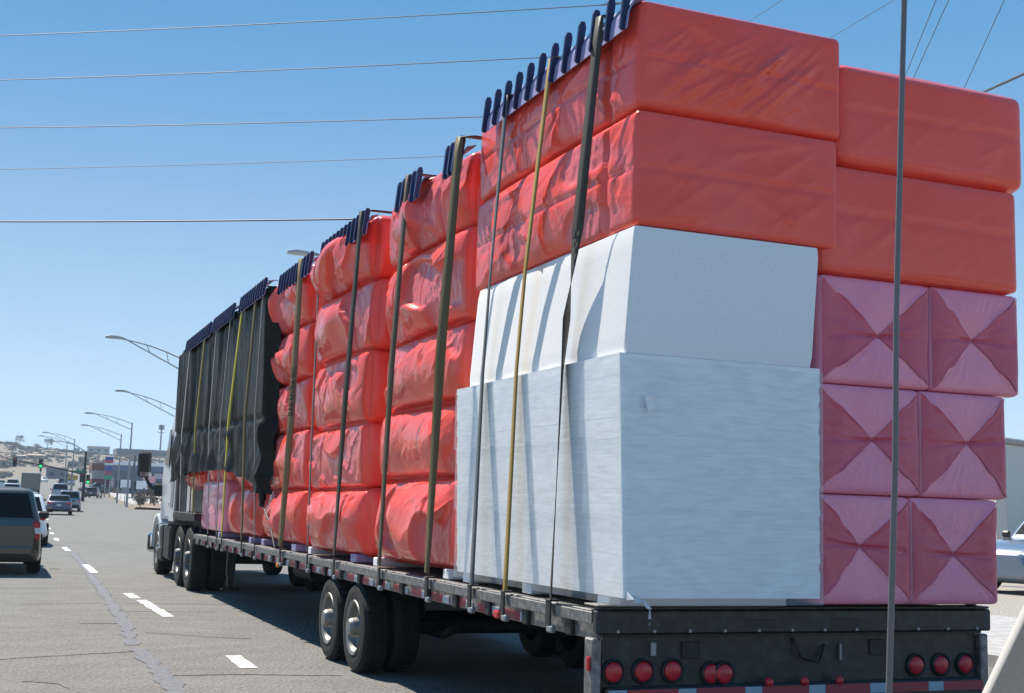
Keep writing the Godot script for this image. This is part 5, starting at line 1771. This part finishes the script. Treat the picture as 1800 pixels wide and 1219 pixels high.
func build_hill() -> void:
	house("hilltop_hall", "long pale low building on the skyline above the signal pole", 153, 192, 785, 797, 760.0, Color(0.5, 0.4, 0.35), Color(0.55, 0.45, 0.42), 0)
	house("hillside_house", "brown flat roofed house below the long pale building", 137, 156, 803, 815, 520.0, Color(0.16, 0.12, 0.10), Color(0.42, 0.3, 0.25), 0)
	house("orange_roof_house", "wide house with pale orange roof on the hillside", 46, 80, 799, 807, 640.0, Color(0.32, 0.24, 0.2), Color(0.62, 0.40, 0.28), 1)
	house("pale_roof_house", "house with pale cream roof next to the orange roof", 27, 46, 800, 807, 640.0, Color(0.34, 0.27, 0.22), Color(0.6, 0.5, 0.4), 1)
	house("red_roof_house", "house with reddish roof at the left of the hillside", -8, 10, 806, 822, 560.0, Color(0.2, 0.16, 0.13), Color(0.36, 0.16, 0.12), 1)
	house("dark_row_house", "row of dark sheds at the foot of the hill", 80, 118, 822, 842, 420.0, Color(0.11, 0.10, 0.12), Color(0.17, 0.14, 0.14), 0)
	house("grey_shed", "grey brown shed behind the signal mast", 118, 138, 812, 822, 480.0, Color(0.14, 0.11, 0.10), Color(0.2, 0.16, 0.14), 0)
	house("cream_shed", "low cream building beside the signal mast", 132, 150, 820, 830, 440.0, Color(0.45, 0.40, 0.33), Color(0.4, 0.34, 0.29), 0)
	house("mast_house", "small white building on the skyline left of the long pale one", 130, 139, 788, 796, 800.0, Color(0.5, 0.5, 0.5), Color(0.4, 0.42, 0.44), 0)
	# trees one can tell apart
	for a in [[83, 786, 780.0, 7.5, "round dark tree on the skyline"], [34, 777, 900.0, 7.0, "small dark tree alone on the skyline"], [158, 806, 520.0, 4.6, "small tree beside the brown flat roofed house"], [170, 809, 520.0, 4.0, "smaller tree right of the brown flat roofed house"], [118, 845, 300.0, 3.0, "low roadside tree past the crossing"], [64, 790, 760.0, 5.0, "spreading dark tree left of the round one"]]:
		var p := at(a[0], a[1], settle(a[0], a[1] + 4.0, a[2]))
		tree(a[4], Vector3(p.x, land(p.x, p.z), p.z), a[3], int(a[0]))
	# scrub over the slopes
	rng.seed = 77
	var s := st()
	s.set_smooth_group(-1)
	for k in 46:
		var d := Vector3(rng.randfn(), absf(rng.randfn()), rng.randfn()).normalized() * pow(rng.randf(), 0.3)
		var b := Basis.from_euler(Vector3(rng.randf() * TAU, rng.randf() * TAU, rng.randf() * TAU))
		var e := rng.randf_range(0.16, 0.34)
		tri(s, d + b * Vector3(0, e, 0), d + b * Vector3(e, -e, 0), d + b * Vector3(-e, -e * 0.6, 0))
	var mesh := done(s)
	var sm := mat("scrub", Color(1, 1, 1), 0.95)
	sm.vertex_color_use_as_albedo = true
	var mm := MultiMesh.new()
	mm.transform_format = MultiMesh.TRANSFORM_3D
	mm.use_colors = true
	mm.mesh = mesh
	var places := []
	while places.size() < 9000:
		var d := rng.randf_range(330.0, 1140.0)
		var x := rng.randf_range(-90.0, 260.0) * d / 1000.0 - 10.0
		if x > road_left(-d) - 5.0 and x < road_right(-d) + 5.0 and d < 620.0: continue
		var dens := hill_noise.get_noise_2d(x * 5.0, d * 3.0) + 0.4 * smooth(650.0, 950.0, d) * (1.0 if x < 20.0 else 0.3)
		if dens < rng.randf_range(-0.25, 0.5): continue
		places.append([x, d])
	mm.instance_count = places.size()
	for i in places.size():
		var x: float = places[i][0]
		var z: float = -places[i][1]
		var sz := rng.randf_range(0.5, 1.7)
		var b := Basis(Vector3.UP, rng.randf() * TAU).scaled(Vector3(sz, sz * rng.randf_range(0.5, 0.9), sz))
		mm.set_instance_transform(i, Transform3D(b, Vector3(x, land(x, z) - 0.1, z)))
		mm.set_instance_color(i, Color(0.055, 0.06, 0.04).lerp(Color(0.14, 0.115, 0.075), rng.randf()))
	var mi := MultiMeshInstance3D.new()
	mi.name = "desert_scrub"
	mi.multimesh = mm
	mi.material_override = sm
	add_child(mi)
	tag(mi, "low grey green desert scrub scattered over the hillside", "scrub", "", "stuff")

func tree(label: String, where: Vector3, size: float, seed_: int) -> void:
	var t := thing("tree", label, "tree", where, 0.0, "trees on the hill")
	rng.seed = seed_ + 500
	var s := st()
	tube(s, [Vector3.ZERO, Vector3(0.1, size * 0.3, 0), Vector3(0, size * 0.6, 0.1)], size * 0.035, size * 0.015, 7)
	for k in 5:
		var a := rng.randf() * TAU
		tube(s, [Vector3(0, size * 0.35, 0), Vector3(cos(a) * size * 0.3, size * rng.randf_range(0.5, 0.75), sin(a) * size * 0.3)], size * 0.015, size * 0.005, 5)
	put("trunk", done(s), mat("bark", Color(0.07, 0.05, 0.035), 0.9), t)
	s = st()
	s.set_smooth_group(-1)
	var cl := []
	for k in 9:
		cl.append(Vector3(rng.randf_range(-0.35, 0.35), rng.randf_range(0.45, 0.85), rng.randf_range(-0.35, 0.35)) * size)
	for k in 900:
		var c: Vector3 = cl[rng.randi() % 9]
		var p := c + Vector3(rng.randfn(), rng.randfn() * 0.8, rng.randfn()) * size * 0.10
		var b := Basis.from_euler(Vector3(rng.randf() * TAU, rng.randf() * TAU, rng.randf() * TAU))
		var e := size * rng.randf_range(0.018, 0.036)
		tri(s, p + b * Vector3(0, e, 0), p + b * Vector3(e, -e, 0), p + b * Vector3(-e, -e * 0.6, 0))
	put("crown", done(s), mat("leaf_dark", Color(0.035, 0.045, 0.03), 0.9), t)

# ---------------------------------------------------------------- overhead wires
func utility_pole(label: String, top: Vector3) -> void:
	var g := Vector3(top.x, land(top.x, top.z), top.z)
	var t := thing("utility_pole", label, "utility pole", g, 0.0, "poles carrying the overhead wires")
	put("pole", tubemesh([Vector3.ZERO, top - g + Vector3(0, 0.05, 0)], 0.2, 0.13, 10), M.deck_wood, t)
	for k in 4:
		put("insulator_pin", boxmesh(Vector3(0.3, 0.1, 0.1), 0.02), M.galvanised, t, top - g - Vector3(0, 0.2 + k * 1.2, 0))

func build_wires() -> void:
	# each wire: two points it passes in the photograph at the distances of the poles it hangs from
	var left := [[0, 59, 1060, 8, 0.016], [0, 137, 975, 98, 0.016], [0, 221, 850, 202, 0.016], [0, 294, 820, 270, 0.011], [0, 386, 660, 380, 0.03]]
	var far_x := -260.0
	var near_x := 1122.0
	for i in left.size():
		var a: Array = left[i]
		var slope: float = float(a[3] - a[1]) / float(a[2] - a[0])
		var p := at(far_x, a[1] + slope * far_x, 58.0)
		var q := at(near_x, a[1] + slope * near_x, 34.0)
		var pts := []
		for k in 33:
			var f := k / 32.0
			pts.append(p.lerp(q, f) - Vector3(0, 0.5 * f * (1.0 - f), 0))
		var o := put("overhead_wire", tubemesh(pts, a[4], -1, 5), M.wire)
		tag(o, "%s overhead wire crossing the sky above the road, %s" % ["thick dark" if i == 4 else "thin", ["topmost", "second from the top", "third from the top", "fourth and faintest", "lowest"][i]], "wire", "wires crossing above the road")
	# insulator where the top wire ends
	var ins := thing("insulator", "pale string insulator on the topmost wire beside the red bales", "insulator", at(1085, 5, 36.0 - 0.5), 0.0)
	var s := st()
	for k in 6:
		lathe_part(s, at(1062 + k * 6, 8 - k * 0.6, 35.6) - ins.position, 0.05)
	put("discs", done(s), M.galvanised, ins)
	put("rod", tubemesh([at(1056, 8.5, 35.6) - ins.position, at(1110, 3, 35.4) - ins.position], 0.015, -1, 6), M.wire, ins)
	var right := [[1375, 0, 1335, 26, 0.008, 24.0], [1572, 0, 1480, 55, 0.008, 24.0], [1646, 0, 1598, 118, 0.011, 24.0], [1668, 0, 1614, 120, 0.011, 24.0], [1766, 0, 1700, 145, 0.011, 24.0], [1800, 130, 1738, 158, 0.04, 24.0]]
	var rl := ["short thin wire above the topmost red bale", "thin slanting wire beside the antenna", "first of two steep wires behind the antenna", "second of two steep wires behind the antenna", "single steep wire on the right of the antenna", "thick black cable at the top of the right hand red bale"]
	for i in right.size():
		var a: Array = right[i]
		var p := at(a[0], a[1], a[5])
		var q := at(a[2], a[3], a[5] + 5.0)
		var dirv := q - p
		var k0 := -3.0
		var k1 := 4.5
		var o := put("overhead_wire", tubemesh([p + dirv * k0, p, q, p + dirv * k1], a[4], -1, 5), M.wire)
		tag(o, rl[i], "wire", "wires on the right of the load")
	utility_pole("wooden utility pole at the left of the road, holding the wires", at(far_x, 59.0 - far_x * -0.048, 58.0))
	utility_pole("wooden utility pole on the right of the road behind the load", at(near_x, 5.0, 34.0))

func lathe_part(s: SurfaceTool, c: Vector3, r: float) -> void:
	tube(s, [c + Vector3(-0.02, 0, 0), c + Vector3(0.02, 0, 0)], r, r * 0.6, 8)

# ---------------------------------------------------------------- the car one looks out of
func build_own_car() -> void:
	var t := thing("passenger_car", "beige pillar trim and whip antenna of the car the view is from", "car")
	var beige := textured("pillar_trim", noise_tex(0.2, 71, [[0.0, gray(0.36, 0.05)], [1.0, gray(0.46, 0.05)]], 256), 6.0, 0.8)
	# right hand pillar: a slanted bar
	var a := at(1722, 1228, 0.62)
	var b := at(1806, 1052, 0.55)
	var dirv := (b - a).normalized()
	var s := st()
	var right := Vector3(1, 0, 0.9).normalized()
	var p0 := a - dirv * 0.12
	var p1 := b + dirv * 0.5
	var back := Vector3(0.02, 0, 0.10)
	s.set_smooth_group(-1)
	var ringa := []
	var ringb := []
	for k in [[0.0, 0.0], [0.004, -0.006], [0.07, -0.012], [0.10, 0.0], [0.10, 0.03], [0.0, 0.02]]:
		var o: Vector3 = right * k[0] + Vector3(0.5, 0, -0.8) * -k[1]
		ringa.append(p0 + o)
		ringb.append(p1 + o)
	loft(s, [ringa, ringb], true, 1)
	put("pillar_trim", done(s), beige, t)
	# hood and fender, below the frame
	s = st()
	var paint := mat("own_paint", Color(0.3, 0.29, 0.27), 0.35, 0.3)
	sheet(s, [-1.25, -1.1, -0.6, 0.0, 0.35, 0.5, 0.56], [-0.75, -1.0, -1.4, -1.7, -1.85], func(x, z):
		var e: float = absf(x + 0.345) / 0.905
		return Vector3(x, 0.98 - 0.10 * pow(e, 4.0) - 0.09 * pow((-z - 0.75) / 1.1, 2.0), z))
	put("hood", done(s), paint, t)
	s = st()
	sheet(s, [0.0, 0.3, 0.6, 1.0], [-0.6, -1.0, -1.5, -1.85], func(f, z):
		return Vector3(0.56 + 0.06 * sin(f * PI * 0.6), 0.88 - 0.09 * pow((-z - 0.75) / 1.1, 2.0) - f * 0.55, z))
	put("fender", done(s), paint, t)
	# antenna
	var lo := at(1563, 1219, 0.80)
	var hi := at(1590, 0, 0.72)
	var u := hi - lo
	var foot := lo - u * 0.32
	put("antenna", tubemesh([foot, lo, lo + u * 0.35 + Vector3(0.0012, 0, 0), lo + u * 0.55 + Vector3(-0.001, 0, 0), hi, hi + u * 0.12], 0.0027, 0.0019, 8), mat("antenna_metal", Color(0.12, 0.13, 0.15), 0.4, 0.3), t)
	s = st()
	tube(s, [foot - u.normalized() * 0.05, foot + u.normalized() * 0.03], 0.016, 0.008, 10)
	put("antenna_base", done(s), M.black_plastic, t)
